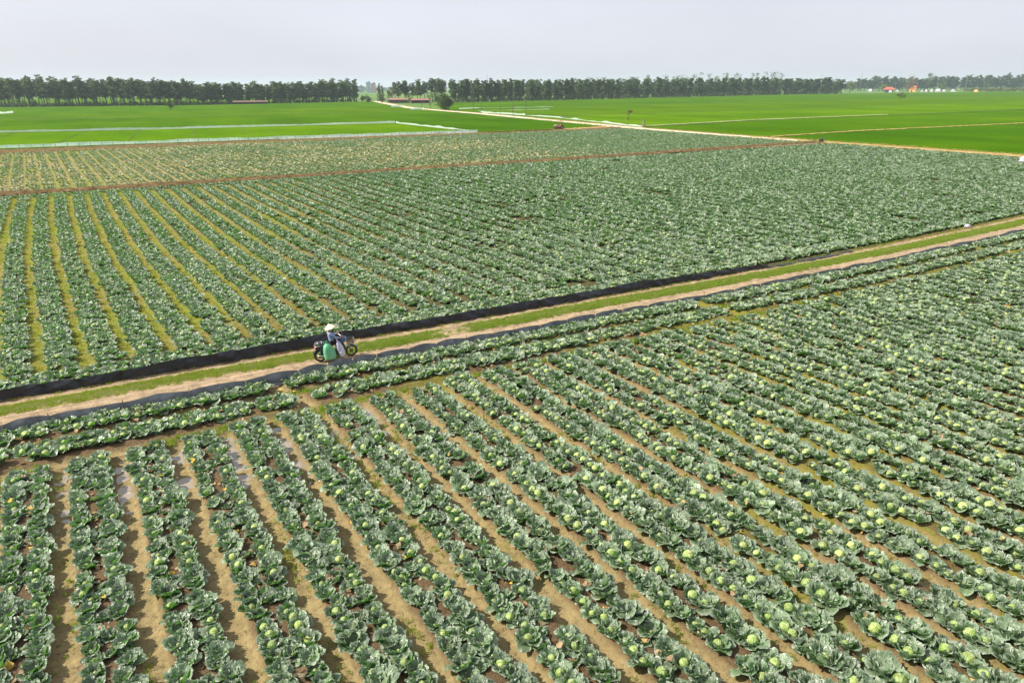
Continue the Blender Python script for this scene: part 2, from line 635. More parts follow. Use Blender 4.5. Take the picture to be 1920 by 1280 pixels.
# --- near field with furrows, headland rows and the cross channel
X, Y, F = grid(-24, 84, 1100, -36, -1.35, 260)
ph = near_phase(X, Y)
bed = bed_profile(ph, .17)
v_ = -Y + trackc(X)
inb = np.clip((v_ - 4.75) / .25, 0, 1)
chan = np.clip((np.abs(v_ - 2.75) - .16) / .2, 0, 1) * np.clip((np.abs(v_ - 4.55) - .12) / .2, 0, 1)
bed = bed * inb + (1 - inb) * chan
for gx in (-2.55, 19.3, 46.0):                                     # narrow openings through the headland rows
    g = np.clip((np.abs(X - gx - .3 * (v_ - 3)) - .22) / .2, 0, 1)
    bed = np.where(v_ < 4.75, np.minimum(bed, g), bed)
n1 = vnoise(X, Y, .35, 1) - .5
n2 = vnoise(X, Y, 1.8, 2) - .5
n3 = vnoise(X, Y, .14, 3) - .5
wet = np.exp(-((v_ - 6.5) / 3.2) ** 2) * np.exp(-((X + 4) / 7.0) ** 2)
Z = -.07 + bed * .15 + n1 * .06 * (1 - .4 * bed) + n3 * .045 + n2 * .03 * (1 - bed) - wet * .07 * (1 - bed)
green = (vnoise(X, Y, 2.5, 5) - .5) * .5 + np.where(v_ < 5.2, .12, 0) + np.clip(X, -5, 18) * .015
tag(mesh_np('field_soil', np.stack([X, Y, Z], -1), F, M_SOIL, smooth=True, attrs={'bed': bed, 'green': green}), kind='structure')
tag(mesh_np('water', np.array([[-24, -36, -.118], [60, -36, -.118], [60, -2, -.118], [-24, -2, -.118]]), np.array([[0, 1, 2, 3]]), M_WATER), kind='structure')

# --- middle field
X, Y, F = grid(-45, 119, 1240, 2.15, 66, 120)
Y = Y + trackc(X) * (1 - (Y - 2.15) / 63.85)
bed = bed_profile(mid_phase(X, Y), .20)
bed = np.where((Y > 63.5) | (Y - trackc(X) < 4.4), 1, np.maximum(bed, np.clip((X - .35 * Y + 9) / 16, 0, .9)))
Z = -.06 + bed * .10 + (vnoise(X, Y, .5, 11) - .5) * .05
green = (vnoise(X, Y, 5, 12) - .5) * .6 - np.clip(X + 8, 0, 30) * .012 + np.where(X < -12, .12, 0)
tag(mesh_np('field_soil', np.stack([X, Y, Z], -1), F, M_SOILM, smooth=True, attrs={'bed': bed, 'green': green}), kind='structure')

# --- far field
X, Y, F = grid(-50, 118, 1040, 67.6, 131, 70)
bed = bed_profile(far_phase(X, Y), .2)
bed = np.maximum(bed, np.clip((X - 5) / 30, 0, .85))
Z = -.05 + bed * .10 + (vnoise(X, Y, .6, 21) - .5) * .05
green = (vnoise(X, Y, 6, 22) - .5) * .7 + np.clip(.22 - (X + 10) * .02, -.1, .22)
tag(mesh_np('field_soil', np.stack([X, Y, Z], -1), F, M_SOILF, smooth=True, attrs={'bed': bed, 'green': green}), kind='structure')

# --- the farm track: two sandy ruts and a grassy middle
X, Y, F = grid(-30, 122, 900, -1.42, 2.2, 40)
t = Y.copy()
rut = np.exp(-((t + .45) / .45) ** 2) + np.exp(-((t - 1.55) / .3) ** 2)
Z = .05 - rut * .05 + np.exp(-((t - .8) / .4) ** 2) * .05 + (vnoise(X, t, .3, 31) - .5) * .05 + (vnoise(X, t, .1, 32) - .5) * .02
Z -= np.clip((-t - 1.2) / .2, 0, 1) * .08 + np.clip((t - 2.0) / .2, 0, 1) * .12
Y = Y + trackc(X)
gstrip = np.exp(-((t - np.where(X < 0, .82, .74)) / np.where(X < 0, .46, .56)) ** 4) * np.clip(np.abs(X - 5.7) / 1.2, .1, 1)
edges = np.clip((t - 1.78) / .15, 0, 1) + np.clip((-t - .85) / .25, 0, 1) * .7
tg = gstrip * .5 + (vnoise(X, t, .8, 33) - .5) * .3 + edges * .12 - .08
tag(mesh_np('dirt_track', np.stack([X, Y, Z], -1), F, M_TRACK, smooth=True, attrs={'bed': np.clip(edges * (.3 + vnoise(X, t, .5, 35)) + (vnoise(X, t, .25, 34) > .72) * .35, 0, 1), 'green': tg}), kind='structure')


def ribbon(name, pts, width, z, mat, ny=5, step=1.0, rough=.1, hump=.0, seed=0, wvar=.25):
    """an earth strip along a polyline with uneven edges"""
    pts = np.array(pts, float)
    seg = np.linalg.norm(np.diff(pts, axis=0), axis=1)
    s = np.concatenate([[0], np.cumsum(seg)])
    n = max(3, int(s[-1] / step))
    ss = np.linspace(0, s[-1], n)
    cx, cy = np.interp(ss, s, pts[:, 0]), np.interp(ss, s, pts[:, 1])
    tx, ty = np.gradient(cx), np.gradient(cy)
    L = np.hypot(tx, ty)
    nx_, ny_ = -ty / L, tx / L
    ts = np.linspace(-1, 1, ny)
    wl = width / 2 * (1 + wvar * (vnoise(ss, ss * 0, 2.5 * step, seed) - .5) * 2)
    wr = width / 2 * (1 + wvar * (vnoise(ss, ss * 0 + 50, 2.5 * step, seed + 1) - .5) * 2)
    off = np.where(ts[None, :] < 0, ts[None, :] * wl[:, None], ts[None, :] * wr[:, None])
    Xr, Yr = cx[:, None] + nx_[:, None] * off, cy[:, None] + ny_[:, None] * off
    Zr = z + hump * (1 - np.abs(ts[None, :]) ** 2) + (vnoise(Xr, Yr, step * .7, seed + 2) - .5) * rough
    i = np.arange(n * ny).reshape(n, ny)
    Fr = np.stack([i[:-1, :-1].ravel(), i[1:, :-1].ravel(), i[1:, 1:].ravel(), i[:-1, 1:].ravel()], -1)
    return tag(mesh_np(name, np.stack([Xr.ravel(), Yr.ravel(), Zr.ravel()], -1), Fr, mat, smooth=True), kind='structure')


ROADC = [(190, 560), (172, 487), (142, 357), (134, 254), (125.4, 177), (119.6, 126), (118.6, 95), (119.6, 74), (120.6, 60), (120.6, 40), (120, 20), (118, -10)]
ribbon('path', [(-60, 65.5), (-19, 67.2), (3, 66.6), (32, 66.7), (60, 67.3), (86, 69.0), (119, 70.5)], 2.2, .06, M_BUND, 11, .3, .26, .30, 41)
ribbon('path', [(-60, 131), (-25, 132.8), (2, 134.5), (33, 133.5), (68, 132.5), (98, 134.5), (118, 135.5)], 5.4, .0, M_BUND, 11, .6, .16, .14, 43)
ribbon('verge', [(-60, 139.6), (-25, 139.2), (2, 138.6), (33, 137.0), (68, 135.6), (80, 135.4)], 7.0, -.03, M_BUND, 9, .7, .2, .12, 48)
ribbon('path', [(98, 136.5), (108, 139), (119, 142)], 5, .03, M_TAN, 9, .7, .15, .1, 44)
ribbon('road', ROADC[:8], 4.6, .14, M_ROAD, 7, 2.0, .05, .06, 45, .12)
ribbon('road', [(119.4, 88), (119.8, 74), (120.6, 60), (121.2, 40), (121, 20), (119, -10)], 3.6, .13, M_TAN, 9, .8, .14, .08, 46, .2)
ribbon('verge', [(x + 1.8, y) for x, y in ROADC], 9.5, -.03, M_UNDER, 9, 1.0, .10, .06, 47, .2)

# --- rice: one crop, four tones by parcel, standing a little above the ground
rice_v, rice_f, rice_m = [], [], []


def parcel(poly, mi, z=.12):
    b0 = len(rice_v)
    n = len(poly)
    for x, y in poly:
        rice_v.append((x, y, z))
    for x, y in poly:
        rice_v.append((x, y, -.45))
    rice_f.append(tuple(b0 + i for i in range(n)))
    rice_m.append(mi)
    for i in range(n):
        j = (i + 1) % n
        rice_f.append((b0 + i, b0 + n + i, b0 + n + j, b0 + j))
        rice_m.append(mi)


def roadx(y):
    yy = [p[1] for p in ROADC][::-1]
    xx = [p[0] for p in ROADC][::-1]
    return float(np.interp(y, yy, xx))


parcel([(-200, 145.5), (75, 139.2), (74.4, 197.5), (5, 200.5), (-200, 212)], 1)
parcel([(-420, 222), (-200, 213), (5, 201.6), (74.4, 198.6), (roadx(215) - 2.6, 215), (roadx(300) - 2.6, 300), (-420, 330)], 0, .10)
parcel([(76.2, 138.8), (100, 138.4), (roadx(150) - 2.4, 146), (roadx(214) - 2.6, 214), (75.6, 198)], 2, .11)
parcel([(-420, 331), (roadx(301) - 2.6, 301), (roadx(380) - 2.6, 380), (-420, 412)], 3, .11)
parcel([(-420, 413), (roadx(381) - 2.6, 381), (roadx(480) - 2.6, 480), (186, 555), (50, 520), (-80, 545), (-420, 600)], 0, .09)
parcel([(roadx(20) + 6.2, 20), (420, 10), (420, 84), (232, 86), (157, 88.4), (124.5, 85)], 2, .11)
parcel([(124.2, 86.6), (157, 89.8), (232, 87.6), (420, 85.4), (700, 100), (700, 148), (362, 148), (259, 145.5), (184, 143), (128, 133)], 0, .12)
parcel([(128.5, 138), (184, 147), (259, 149.5), (362, 153), (900, 168), (900, 262), (500, 235), (roadx(205) + 19, 212), (roadx(170) + 7, 170)], 1, .10)
parcel([(roadx(171) + 7, 171), (roadx(206) + 19, 213), (500, 236), (900, 263), (1300, 300), (1300, 420), (700, 370), (330, 330), (216, 323), (roadx(320) + 8, 320)], 3, .12)
parcel([(roadx(322) + 8, 322), (216, 325), (330, 332), (700, 372), (1300, 422), (1300, 640), (1150, 620), (760, 620), (520, 545), (227, 470), (192, 440)], 0, .10)
parcel([(-900, 640), (-70, 600), (50, 560), (170, 610), (240, 900), (-200, 1200), (-1200, 1200)], 3, .1)
me = bpy.data.meshes.new('rice_crop')
me.from_pydata(rice_v, [], rice_f)
for mm in M_RICE:
    me.materials.append(mm)
me.polygons.foreach_set('material_index', np.array(rice_m, np.int32))
me.update()
o = bpy.data.objects.new('rice_crop', me)
COL.objects.link(o)
tag(o, 'bright green young rice filling the flat paddies beyond the cabbage fields', kind='stuff')


def ground_line(pts, w, mat, z=.16, seed=0):
    ribbon('bund', pts, w, z, mat, 4, max(1.0, w), .1, .12, seed, .3)


M_DARKB = noise_mat('bund_dark', [(.3, (.05, .07, .015)), (.7, (.10, .13, .03))], .8, 5)
M_PALEB = noise_mat('bund_pale', [(.3, (.20, .23, .09)), (.7, (.38, .40, .20))], .6, 5)
ground_line([(184, 144.6), (259, 147.5), (362, 150.5), (700, 161)], 1.2, M_DARKB, .12, 51)
ground_line([(128, 136.2), (184, 146.2), (259, 148.9)], 1.0, M_PALEB, .2, 52)
ground_line([(128, 134.2), (184, 144.0), (230, 146.2)], .9, M_DARKB, .14, 53)
ground_line([(123, 85.8), (157, 89.1), (232, 86.8), (420, 84.8)], .9, M_TAN, .16, 54)
ground_line([(roadx(170) + 7, 170.4), (roadx(206) + 19, 212.5), (500, 235.5), (900, 262.5)], .8, M_DARKB, .12, 55)
ground_line([(-420, 330.5), (roadx(300) - 3, 300.5)], .9, M_DARKB, .1, 56)
ground_line([(216, 324), (330, 331), (700, 371), (1300, 421)], 1.2, M_DARKB, .1, 57)
for k, xx in enumerate((-95, -72, -52, -34, -18, -4.5, 9, 22)):                 # thin dark walking gaps through the nearest rice
    ground_line([(xx, 143), (xx + 5, 203)], .22, M_DARKB, .10, 60 + k)

# ------------------------------------------------------------------ scatter (for uncountable growth)


def scatter(name, pts, rot, scl, idx, protos, label):
    """one object: points that carry one of the prototype meshes each"""
    pts = np.asarray(pts, np.float32)
    me = bpy.data.meshes.new(name)
    me.vertices.add(len(pts))
    me.vertices.foreach_set('co', pts.ravel())
    for k, a, ty in (('rot', rot, 'FLOAT_VECTOR'), ('scl', scl, 'FLOAT'), ('pick', idx, 'INT')):
        at = me.attributes.new(k, ty, 'POINT')
        at.data.foreach_set('vector' if ty == 'FLOAT_VECTOR' else 'value', np.asarray(a, np.int32 if ty == 'INT' else np.float32).ravel())
    me.update()
    o = bpy.data.objects.new(name, me)
    COL.objects.link(o)
    c = bpy.data.collections.new(name + '_kinds')
    for i, p in enumerate(protos):
        p.name = '%s_kind_%02d' % (name, i)
        c.objects.link(p)
    ng = bpy.data.node_groups.new(name + '_scatter', 'GeometryNodeTree')
    ng.interface.new_socket('Geometry', in_out='INPUT', socket_type='NodeSocketGeometry')
    ng.interface.new_socket('Geometry', in_out='OUTPUT', socket_type='NodeSocketGeometry')
    N, L = ng.nodes, ng.links
    gi, go = N.new('NodeGroupInput'), N.new('NodeGroupOutput')
    ci = N.new('GeometryNodeCollectionInfo')
    ci.inputs['Collection'].default_value = c
    ci.inputs['Separate Children'].default_value = True
    ci.inputs['Reset Children'].default_value = True
    ip = N.new('GeometryNodeInstanceOnPoints')
    ip.inputs['Pick Instance'].default_value = True

    def named(nm, dt):
        q = N.new('GeometryNodeInputNamedAttribute')
        q.data_type = dt
        q.inputs['Name'].default_value = nm
        return q.outputs[0]
    L.new(gi.outputs[0], ip.inputs['Points'])
    L.new(ci.outputs[0], ip.inputs['Instance'])
    L.new(named('pick', 'INT'), ip.inputs['Instance Index'])
    L.new(named('rot', 'FLOAT_VECTOR'), ip.inputs['Rotation'])
    L.new(named('scl', 'FLOAT'), ip.inputs['Scale'])
    L.new(ip.outputs[0], go.inputs[0])
    md = o.modifiers.new('scatter', 'NODES')
    md.node_group = ng
    tag(o, label, kind='stuff')
    return o


def rots(n, tilt=.12):
    return np.stack([rng.normal(0, tilt, n), rng.normal(0, tilt, n), rng.uniform(0, 6.283, n)], -1)


# ------------------------------------------------------------------ cabbages
def leaf_grid(rs, az, q, nt_, ns_, size=1.0, droop=0.0):
    """one leaf; q = 0 outer, 1 inner (cups the head)"""
    L = (.365 - .08 * q) * rs.uniform(.72, 1.14) * size
    W = (.168 - .025 * q) * rs.uniform(.78, 1.12) * size
    roll = rs.uniform(-.45, .45) * (1 - .6 * q)
    vfold = rs.uniform(-.1, .5) * (1 - q)
    T = np.linspace(0, 1, nt_)
    S = np.linspace(-1, 1, ns_)
    e_out = np.interp(T, [0, .3, .65, 1], np.radians([38, 26, 4 - 18 * droop, -28 - 30 * droop]))
    e_in = np.interp(T, [0, .28, .38, .72, .88, 1], np.radians([8, 14, 62, 80, 52, 8]))
    e = e_out * (1 - q) + e_in * q + rs.uniform(-.22, .36) * (1 - .5 * q) + rs.uniform(-.5, .3) * T ** 3 * (1 - q)
    dt = L / (nt_ - 1)
    r = .028 + np.concatenate([[0], np.cumsum(np.cos(e[:-1]) * dt)])
    z = .03 + .03 * q + np.concatenate([[0], np.cumsum(np.sin(e[:-1]) * dt)])
    wp = np.clip(np.interp(T, [0, .12, .3, .55, .78, .92, 1], [.16, .3, .72, 1.0, .98, .72, .30]), 0, 1) * W
    ph = rs.uniform(0, 6.28, 4)
    TT, SS = np.meshgrid(T, S, indexing='ij')
    edge = np.maximum(np.abs(SS), np.clip((TT - .5) * 2, 0, 1)) ** 3
    ruf = edge * (np.sin(9 * TT + 4.2 * SS + ph[0]) + .7 * np.sin(17 * TT - 6 * SS + ph[1]) + .5 * np.sin(11 * SS + ph[2])) * .027 * size
    lift = (.16 * q + .14 * (1 - q)) * SS ** 2 * wp[:, None] + ruf + (roll * SS + vfold * np.abs(SS)) * wp[:, None]
    nr, nz = -np.sin(e)[:, None], np.cos(e)[:, None]
    rr = r[:, None] + nr * lift
    zz = z[:, None] + nz * lift
    lat = SS * wp[:, None] * (1 + .08 * np.sin(14 * TT + ph[3]) * np.abs(SS))
    curve = .25 + .65 * q
    ang = lat / np.maximum(rr, .13) * curve
    x = rr * np.cos(ang)
    y = rr * np.sin(ang) + lat * (1 - curve)
    ca, sa = math.cos(az), math.sin(az)
    Vx, Vy = x * ca - y * sa, x * sa + y * ca
    V = np.stack([Vx.ravel(), Vy.ravel(), np.maximum(zz.ravel(), .006)], -1)
    i = np.arange(nt_ * ns_).reshape(nt_, ns_)
    F = np.stack([i[:-1, :-1].ravel(), i[1:, :-1].ravel(), i[1:, 1:].ravel(), i[:-1, 1:].ravel()], -1)
    uv = np.stack([SS.ravel(), TT.ravel()], -1)
    return V, F, uv


def cap_shell(rs, Rh, off, tilt, az, span, nu, nv):
    """a leaf wrapped over the head"""
    th = np.linspace(0, span, nv)
    al = np.linspace(0, 2 * np.pi, nu, endpoint=False)
    A, T = np.meshgrid(al, th, indexing='xy')
    wob = 1 + .10 * np.sin(3 * A + rs.uniform(0, 6)) * (T / span) ** 2
    T2 = T * wob
    rad = Rh * off * (1 + .05 * np.clip(T / span - .82, 0, 1) * 5)
    p = np.stack([rad * np.sin(T2) * np.cos(A), rad * np.sin(T2) * np.sin(A), rad * np.cos(T2) * .9], -1).reshape(-1, 3)
    E = np.array(Euler((0, tilt, az)).to_matrix())
    p = p @ E.T
    i = np.arange(nu * nv).reshape(nv, nu)
    F = np.stack([i[:-1].ravel(), i[1:].ravel(), np.roll(i, -1, 1)[1:].ravel(), np.roll(i, -1, 1)[:-1].ravel()], -1)
    uv = np.stack([np.sin(A).ravel() * T.ravel() / span, (np.cos(A) * T / span * .5 + .5).ravel()], -1)
    return p, F, uv


def head_mesh(seed, Rh, hi=True, name='head'):
    rs = np.random.default_rng(seed)
    Vs, Fs, Us, n = [], [], [], 0
    parts = [cap_shell(rs, Rh, 1.0, 0, 0, np.pi * .97, 16 if hi else 8, 10 if hi else 6)]
    if hi:
        for k in range(4):
            parts.append(cap_shell(rs, Rh, 1.02 + .018 * k, rs.uniform(.75, 1.25), rs.uniform(0, 1) + k * 1.75, rs.uniform(1.15, 1.5), 16, 7))
    for p, f, u in parts:
        Vs.append(p); Fs.append(f + n); Us.append(u); n += len(p)
    V = np.concatenate(Vs) + np.array([0, 0, .03 + Rh * .86])
    return V, np.concatenate(Fs), np.concatenate(Us)


def rosette_mesh(seed, n, hi=True, droop=0.0, size=1.0, qmax=1.0):
    rs = np.random.default_rng(seed)
    Vs, Fs, Us, c = [], [], [], 0
    a0 = rs.uniform(0, 6.28)
    for i in range(n):
        q = (i / (n - 1)) ** .8 * qmax
        p, f, u = leaf_grid(rs, a0 + i * 2.4 + rs.uniform(-.25, .25), q, 9 if hi else 4, 9 if hi else 4, size, droop)
        Vs.append(p); Fs.append(f + c); Us.append(u); c += len(p)
    return np.concatenate(Vs), np.concatenate(Fs), np.concatenate(Us)


KINDS = []        # (word, head mesh, rosette mesh) for plants built one by one
joined_hi, joined_lo, joined_pale = [], [], []
SPEC = [('round', .108, 13, 0, 1.0, .98), ('open', .115, 12, .15, 1.02, .92), ('plump', .124, 12, .1, 1.0, .94), ('leafy', .058, 15, .2, 1.08, 1.0),
        ('ruffled', .102, 14, 0, 1.05, .98), ('broad', .108, 12, .35, 1.1, .90), ('tight', .110, 12, .1, .92, .98), ('shaggy', .045, 16, .3, 1.1, 1.0)]
for i, (wd, Rh, n, dr, sz, qm) in enumerate(SPEC):
    hv, hf, hu = head_mesh(100 + i, Rh)
    rv, rf, ru = rosette_mesh(200 + i, n, True, dr, sz, qm)
    ho = mesh_np('head', hv, hf, M_HEAD, smooth=True, uv=hu, link=False)
    ro = mesh_np('leaf_rosette', rv, rf, M_LEAF, smooth=True, uv=ru, link=False)
    KINDS.append((wd, ho.data, ro.data))
    joined_hi.append(mesh_np('cab', np.concatenate([rv, hv]), np.concatenate([rf, hf + len(rv)]), [M_LEAF, M_HEAD], smooth=True,
                             uv=np.concatenate([ru, hu]), midx=np.concatenate([np.zeros(len(rf)), np.ones(len(hf))]), link=False))
for i in range(6):
    hv, hf, hu = head_mesh(300 + i, (.07, .085, .095, .105, .11, .05)[i], False)
    rv, rf, ru = rosette_mesh(320 + i, 10, False, .1 * (i % 3), 1.05, .95)
    joined_lo.append(mesh_np('cab', np.concatenate([rv, hv]), np.concatenate([rf, hf + len(rv)]), [M_LEAF, M_HEAD], smooth=True,
                             uv=np.concatenate([ru, hu]), midx=np.concatenate([np.zeros(len(rf)), np.ones(len(hf))]), link=False))
for i in range(4):
    rv, rf, ru = rosette_mesh(350 + i, 9, False, .6, 1.1, .45)
    joined_pale.append(mesh_np('cab', rv, rf, [M_LEAFP], smooth=True, uv=ru, link=False))
NH, NL = len(joined_hi), len(joined_lo)

plants = []       # x, y, z, scale, kind index, bed, row, tilt, yaw


def seen(Xa, Ya, mx=300, my=230):
    u, v, f = proj_np(Xa, Ya, np.full_like(Xa, .2))
    return (f > 3) & (u > -mx) & (u < 1920 + mx) & (v < 1280 + my)


near_rows = []
for k in range(-4, 52):
    for row, off in ((0, .295), (1, .705)):
        v = np.arange(5.0, 32, .345)
        v = v + rng.normal(0, .045, len(v))
        x = -9.72 + 1.58 * (k + off) + .05 * (v - 10) + rng.normal(0, .045, len(v))
        y = -v + trackc(x)
        keep = seen(x, y) & (rng.random(len(v)) > .02)
        near_rows.append((k, row, x[keep], y[keep]))
pl = []
for k, row, x, y in near_rows:
    for a_, b_ in zip(x, y):
        big = vnoise(a_, b_, 3.0, 71)
        leafy = rng.random() < float(np.interp(a_ + .25 * (b_ + 15), [-9, -1, 4], [.90, .66, .22]))
        kd = int(rng.choice([3, 7, 4, 3])) if leafy else int(rng.choice([0, 1, 2, 4, 5, 6, 2, 1]))
        s = rng.normal(float(np.interp(a_, [-8, 0, 8], [.77, .82, .93])), .07) * (.9 + .22 * big)
        if row == 1 and a_ > 0 and rng.random() < .35:
            kd = int(rng.choice([3, 7]))
        if rng.random() < .06:
            s *= .7
        pl.append((a_, b_, .045, s, kd, k, row))
for k in range(-4, 14):                                             # smaller leafy plants between the two rows
    v = np.arange(5.2, 32, .5)
    v = v + rng.normal(0, .12, len(v))
    x = -9.72 + 1.58 * (k + .5) + .05 * (v - 10) + rng.normal(0, .05, len(v))
    y = -v + trackc(x)
    ok = seen(x, y) & (rng.random(len(v)) < np.interp(x, [-4, 8], [.62, .25]))
    for a_, b_ in zip(x[ok], y[ok]):
        pl.append((a_, b_, .04, rng.normal(.58, .06), int(rng.choice([3, 7])), -99, 9))
for vv, ro_ in ((1.70, 0), (2.20, 1), (3.28, 2), (3.82, 3)):              # headland rows along the fence
    x = np.arange(-20, 74, .36)
    x = x + rng.normal(0, .05, len(x))
    y = -(vv + rng.normal(0, .05, len(x))) + trackc(x)
    ok = seen(x, y) & (rng.random(len(x)) > .03)
    for gx in (-2.55, 19.3, 46.0):
        ok &= np.abs(x - gx - .3 * (vv - 3)) > .38
    for a_, b_ in zip(x[ok], y[ok]):
        pl.append((a_, b_, .045, rng.normal(.92 if ro_ in (1, 3) else .86, .08), int(rng.integers(0, NH)), -99, ro_))

# the three hundred that show largest become single plants
nearest = []
for i, q in enumerate(pl):
    if q[5] == -99:
        continue
    pr = proj(q[0], q[1], .2)
    if pr and -5 < pr[0] < 1925 and pr[1] < 1290:
        nearest.append((pr[2], i))
nearest.sort()
single = set(i for _, i in nearest[:300])
byrow = {}
for i in single:
    byrow.setdefault((pl[i][5], pl[i][6]), []).append(i)
beds = sorted(set(k for k, _ in byrow))
bedno = {k: n + 1 for n, k in enumerate(beds)}
for (k, row), ids in byrow.items():
    ids.sort(key=lambda i: pl[i][1])
    for n, i in enumerate(ids):
        x, y, z, s, kd, _, _ = pl[i]
        wd, hm, rm = KINDS[kd]
        e = empty('cabbage', (x, y, z), rng.uniform(0, 6.28))
        e.rotation_euler = (rng.normal(0, .10), rng.normal(0, .10), rng.uniform(0, 6.28))
        e.scale = (s, s, s)
        for nm, dm in (('head', hm), ('leaf_rosette', rm)):
            c = bpy.data.objects.new(nm, dm)
            COL.objects.link(c)
            c.parent = e
        tag(e, '%s cabbage, %s from the bottom edge, %s row of %s bed from the left' % (wd, ordinal(n + 1), 'left' if row == 0 else 'right', ordinal(bedno[k])),
            'cabbage', 'cabbages on the raised beds')

rest = [(q[0], q[1], q[2], q[3], q[4]) for i, q in enumerate(pl) if i not in single]
# middle field: three rows a bed, and two rows along the fence
cand = []
for k in range(-14, 96):
    for off in (.30, .51, .72):
        v = np.arange(4.6, 62.9, .43)
        v = v + rng.normal(0, .06, len(v))
        x = -15.23 + 1.63 * (k + off) + np.interp(-v, FM_V, FM_F) + rng.normal(0, .07, len(v))
        ok = (x < 117.5) & (rng.random(len(v)) > .05) & (v > 4.4 + trackc(x))
        cand.append(np.stack([x[ok], v[ok]], -1))
for vv in (2.75, 3.35, 3.85, 63.5, 64.1, 64.7):
    x = np.arange(-30, 117, .43)
    x = x + rng.normal(0, .05, len(x))
    cand.append(np.stack([x, vv + rng.normal(0, .07, len(x)) + (trackc(x) if vv < 10 else 0)], -1))
cand = np.concatenate(cand)
cand = cand[seen(cand[:, 0], cand[:, 1], 120)]
thin = vnoise(cand[:, 0], cand[:, 1], 4, 81)
cand = cand[~((thin > .86) & (rng.random(len(cand)) < .6))]
for x, y in cand:
    d = math.hypot(x - CAM.x, y - CAM.y)
    kd = int(rng.integers(0, NH)) if d < 55 else NH + int(rng.integers(0, NL))
    rest.append((x, y, .03, rng.normal(float(np.interp(x - .35 * y, [-24, -6, 14], [.64, .80, 1.0])), .07), kd))
n_mid = len(cand)
# far field: partly harvested, pale trimmed leaves left lying
cand = []
for k in range(-16, 96):
    for off in (.22, .48, .74):
        v = np.arange(69.2, 130.6, .46)
        v = v + rng.normal(0, .07, len(v))
        x = -15.25 + 1.63 * (k + off) + (73 - v) * .08 + rng.normal(0, .08, len(v))
        ok = (x < 117) & (rng.random(len(v)) > .05)
        cand.append(np.stack([x[ok], v[ok], np.full(ok.sum(), k)], -1))
cand = np.concatenate(cand)
cand = cand[seen(cand[:, 0], cand[:, 1], 100)]
pz = np.clip((75 - cand[:, 0]) / 25, 0, 1)                       # right end still standing
edge = np.clip((cand[:, 1] - 112) / 14, 0, 1) * np.clip((cand[:, 0] - 10) / 30, 0, 1)
nz = vnoise(cand[:, 0] * .6, cand[:, 1], 5, 91)
for (x, y, k), p, ed, q in zip(cand, pz, edge, nz):
    bare = .5 * np.clip((-6 - x) / 10, 0, 1) * (1 if int(k) % 2 else .45)
    if rng.random() < bare * p or (p > .4 and rng.random() < .06):
        continue
    if rng.random() < p * (1 - .75 * ed) * (.25 + .5 * (q > .45)):
        rest.append((x, y, .03, rng.normal(.60 if x < 2 else .72, .1), NH + NL + int(rng.integers(0, 4))))
    else:
        rest.append((x, y, .03, rng.normal(.58 if x < 2 else .72, .08), NH + int(rng.integers(0, NL))))
rest = np.array(rest)
scatter('cabbage_crop', rest[:, :3], rots(len(rest)), rest[:, 3], rest[:, 4].astype(int), joined_hi + joined_lo + joined_pale,
        'blue green cabbages filling the beds of the farther fields')

# ------------------------------------------------------------------ grass and litter


def tuft(seed, n, h, spread, mat, width=.012, lean=.5):
    rs = np.random.default_rng(seed)
    V, F = [], []
    for i in range(n):
        bx, by = rs.normal(0, spread, 2)
        az = rs.uniform(0, 6.28)
        hh = h * rs.uniform(.5, 1.15)
        ln = lean * rs.uniform(.2, 1.2) * hh
        wx, wy = -math.sin(az) * width, math.cos(az) * width
        b0 = len(V)
        for t, ww in ((0, 1), (.5, .8), (1, .05)):
            cx, cy, cz = bx + math.cos(az) * ln * t * t, by + math.sin(az) * ln * t * t, hh * (t - .25 * t * t)
            V += [(cx - wx * ww, cy - wy * ww, cz), (cx + wx * ww, cy + wy * ww, cz)]
        F += [(b0, b0 + 1, b0 + 3, b0 + 2), (b0 + 2, b0 + 3, b0 + 5, b0 + 4)]
    return mesh_np('tuft', np.array(V), np.array(F), mat, link=False)


gp = [tuft(i, 26, .17, .085, M_GRASS, .010) for i in range(4)] + [tuft(10 + i, 22, .15, .09, M_GRASSY, .010) for i in range(3)] + \
     [tuft(20 + i, 16, .20, .05, M_GRASS, .009, .35) for i in range(3)] + [tuft(30 + i, 14, .13, .10, M_STRAW, .009, .9) for i in range(3)] + \
     [tuft(40 + i, 12, .07, .10, M_GRASSY, .016, .9) for i in range(2)]
gx, gs, gi_ = [], [], []


def put(x, y, z, s, k):
    gx.append((x, y, z)); gs.append(s); gi_.append(k)


# grassy middle of the track, dying out past the rider
n = 34000
X = rng.uniform(-22, 80, n)
T = np.where(X < 0, rng.normal(.80, .28, n), rng.normal(.70, .32, n))
wob = .12 * (vnoise(X, X * 0, 3, 101) - .5)
dens = np.where((X > 4.6) & (X < 6.9), .12 + .5 * np.abs(X - 5.8) / 1.2, 1.0)
for x, t, wv, dn in zip(X, T, wob, dens):
    if not ((.30 if x < 0 else .14) < t < 1.30) or rng.random() > dn:
        continue
    y = t + wv + float(trackc(x))
    yel = x < 1 and rng.random() < .55 or rng.random() < .12
    put(x, y, .04, rng.uniform(.45, .85), int(rng.integers(4, 7)) if yel else int(rng.integers(0, 4)))
# dry verge at the foot of the far fence and thin weeds by the near one
for x in rng.uniform(-22, 85, 2600):
    c = float(trackc(x))
    t = rng.normal(1.90, .07) if x < 30 else rng.normal(2.05, .2)
    put(x, t + c, .02, rng.uniform(.4, .9), int(rng.choice([10, 11, 12, 4, 5, 0]) if vnoise(x, 0, 4, 103) < .55 else rng.choice([10, 4, 0, 1])))
for x in rng.uniform(4, 85, 1500):
    put(x, rng.normal(-.98, .16) + float(trackc(x)), .0, rng.uniform(.3, .7), int(rng.choice([10, 11, 4, 5])))
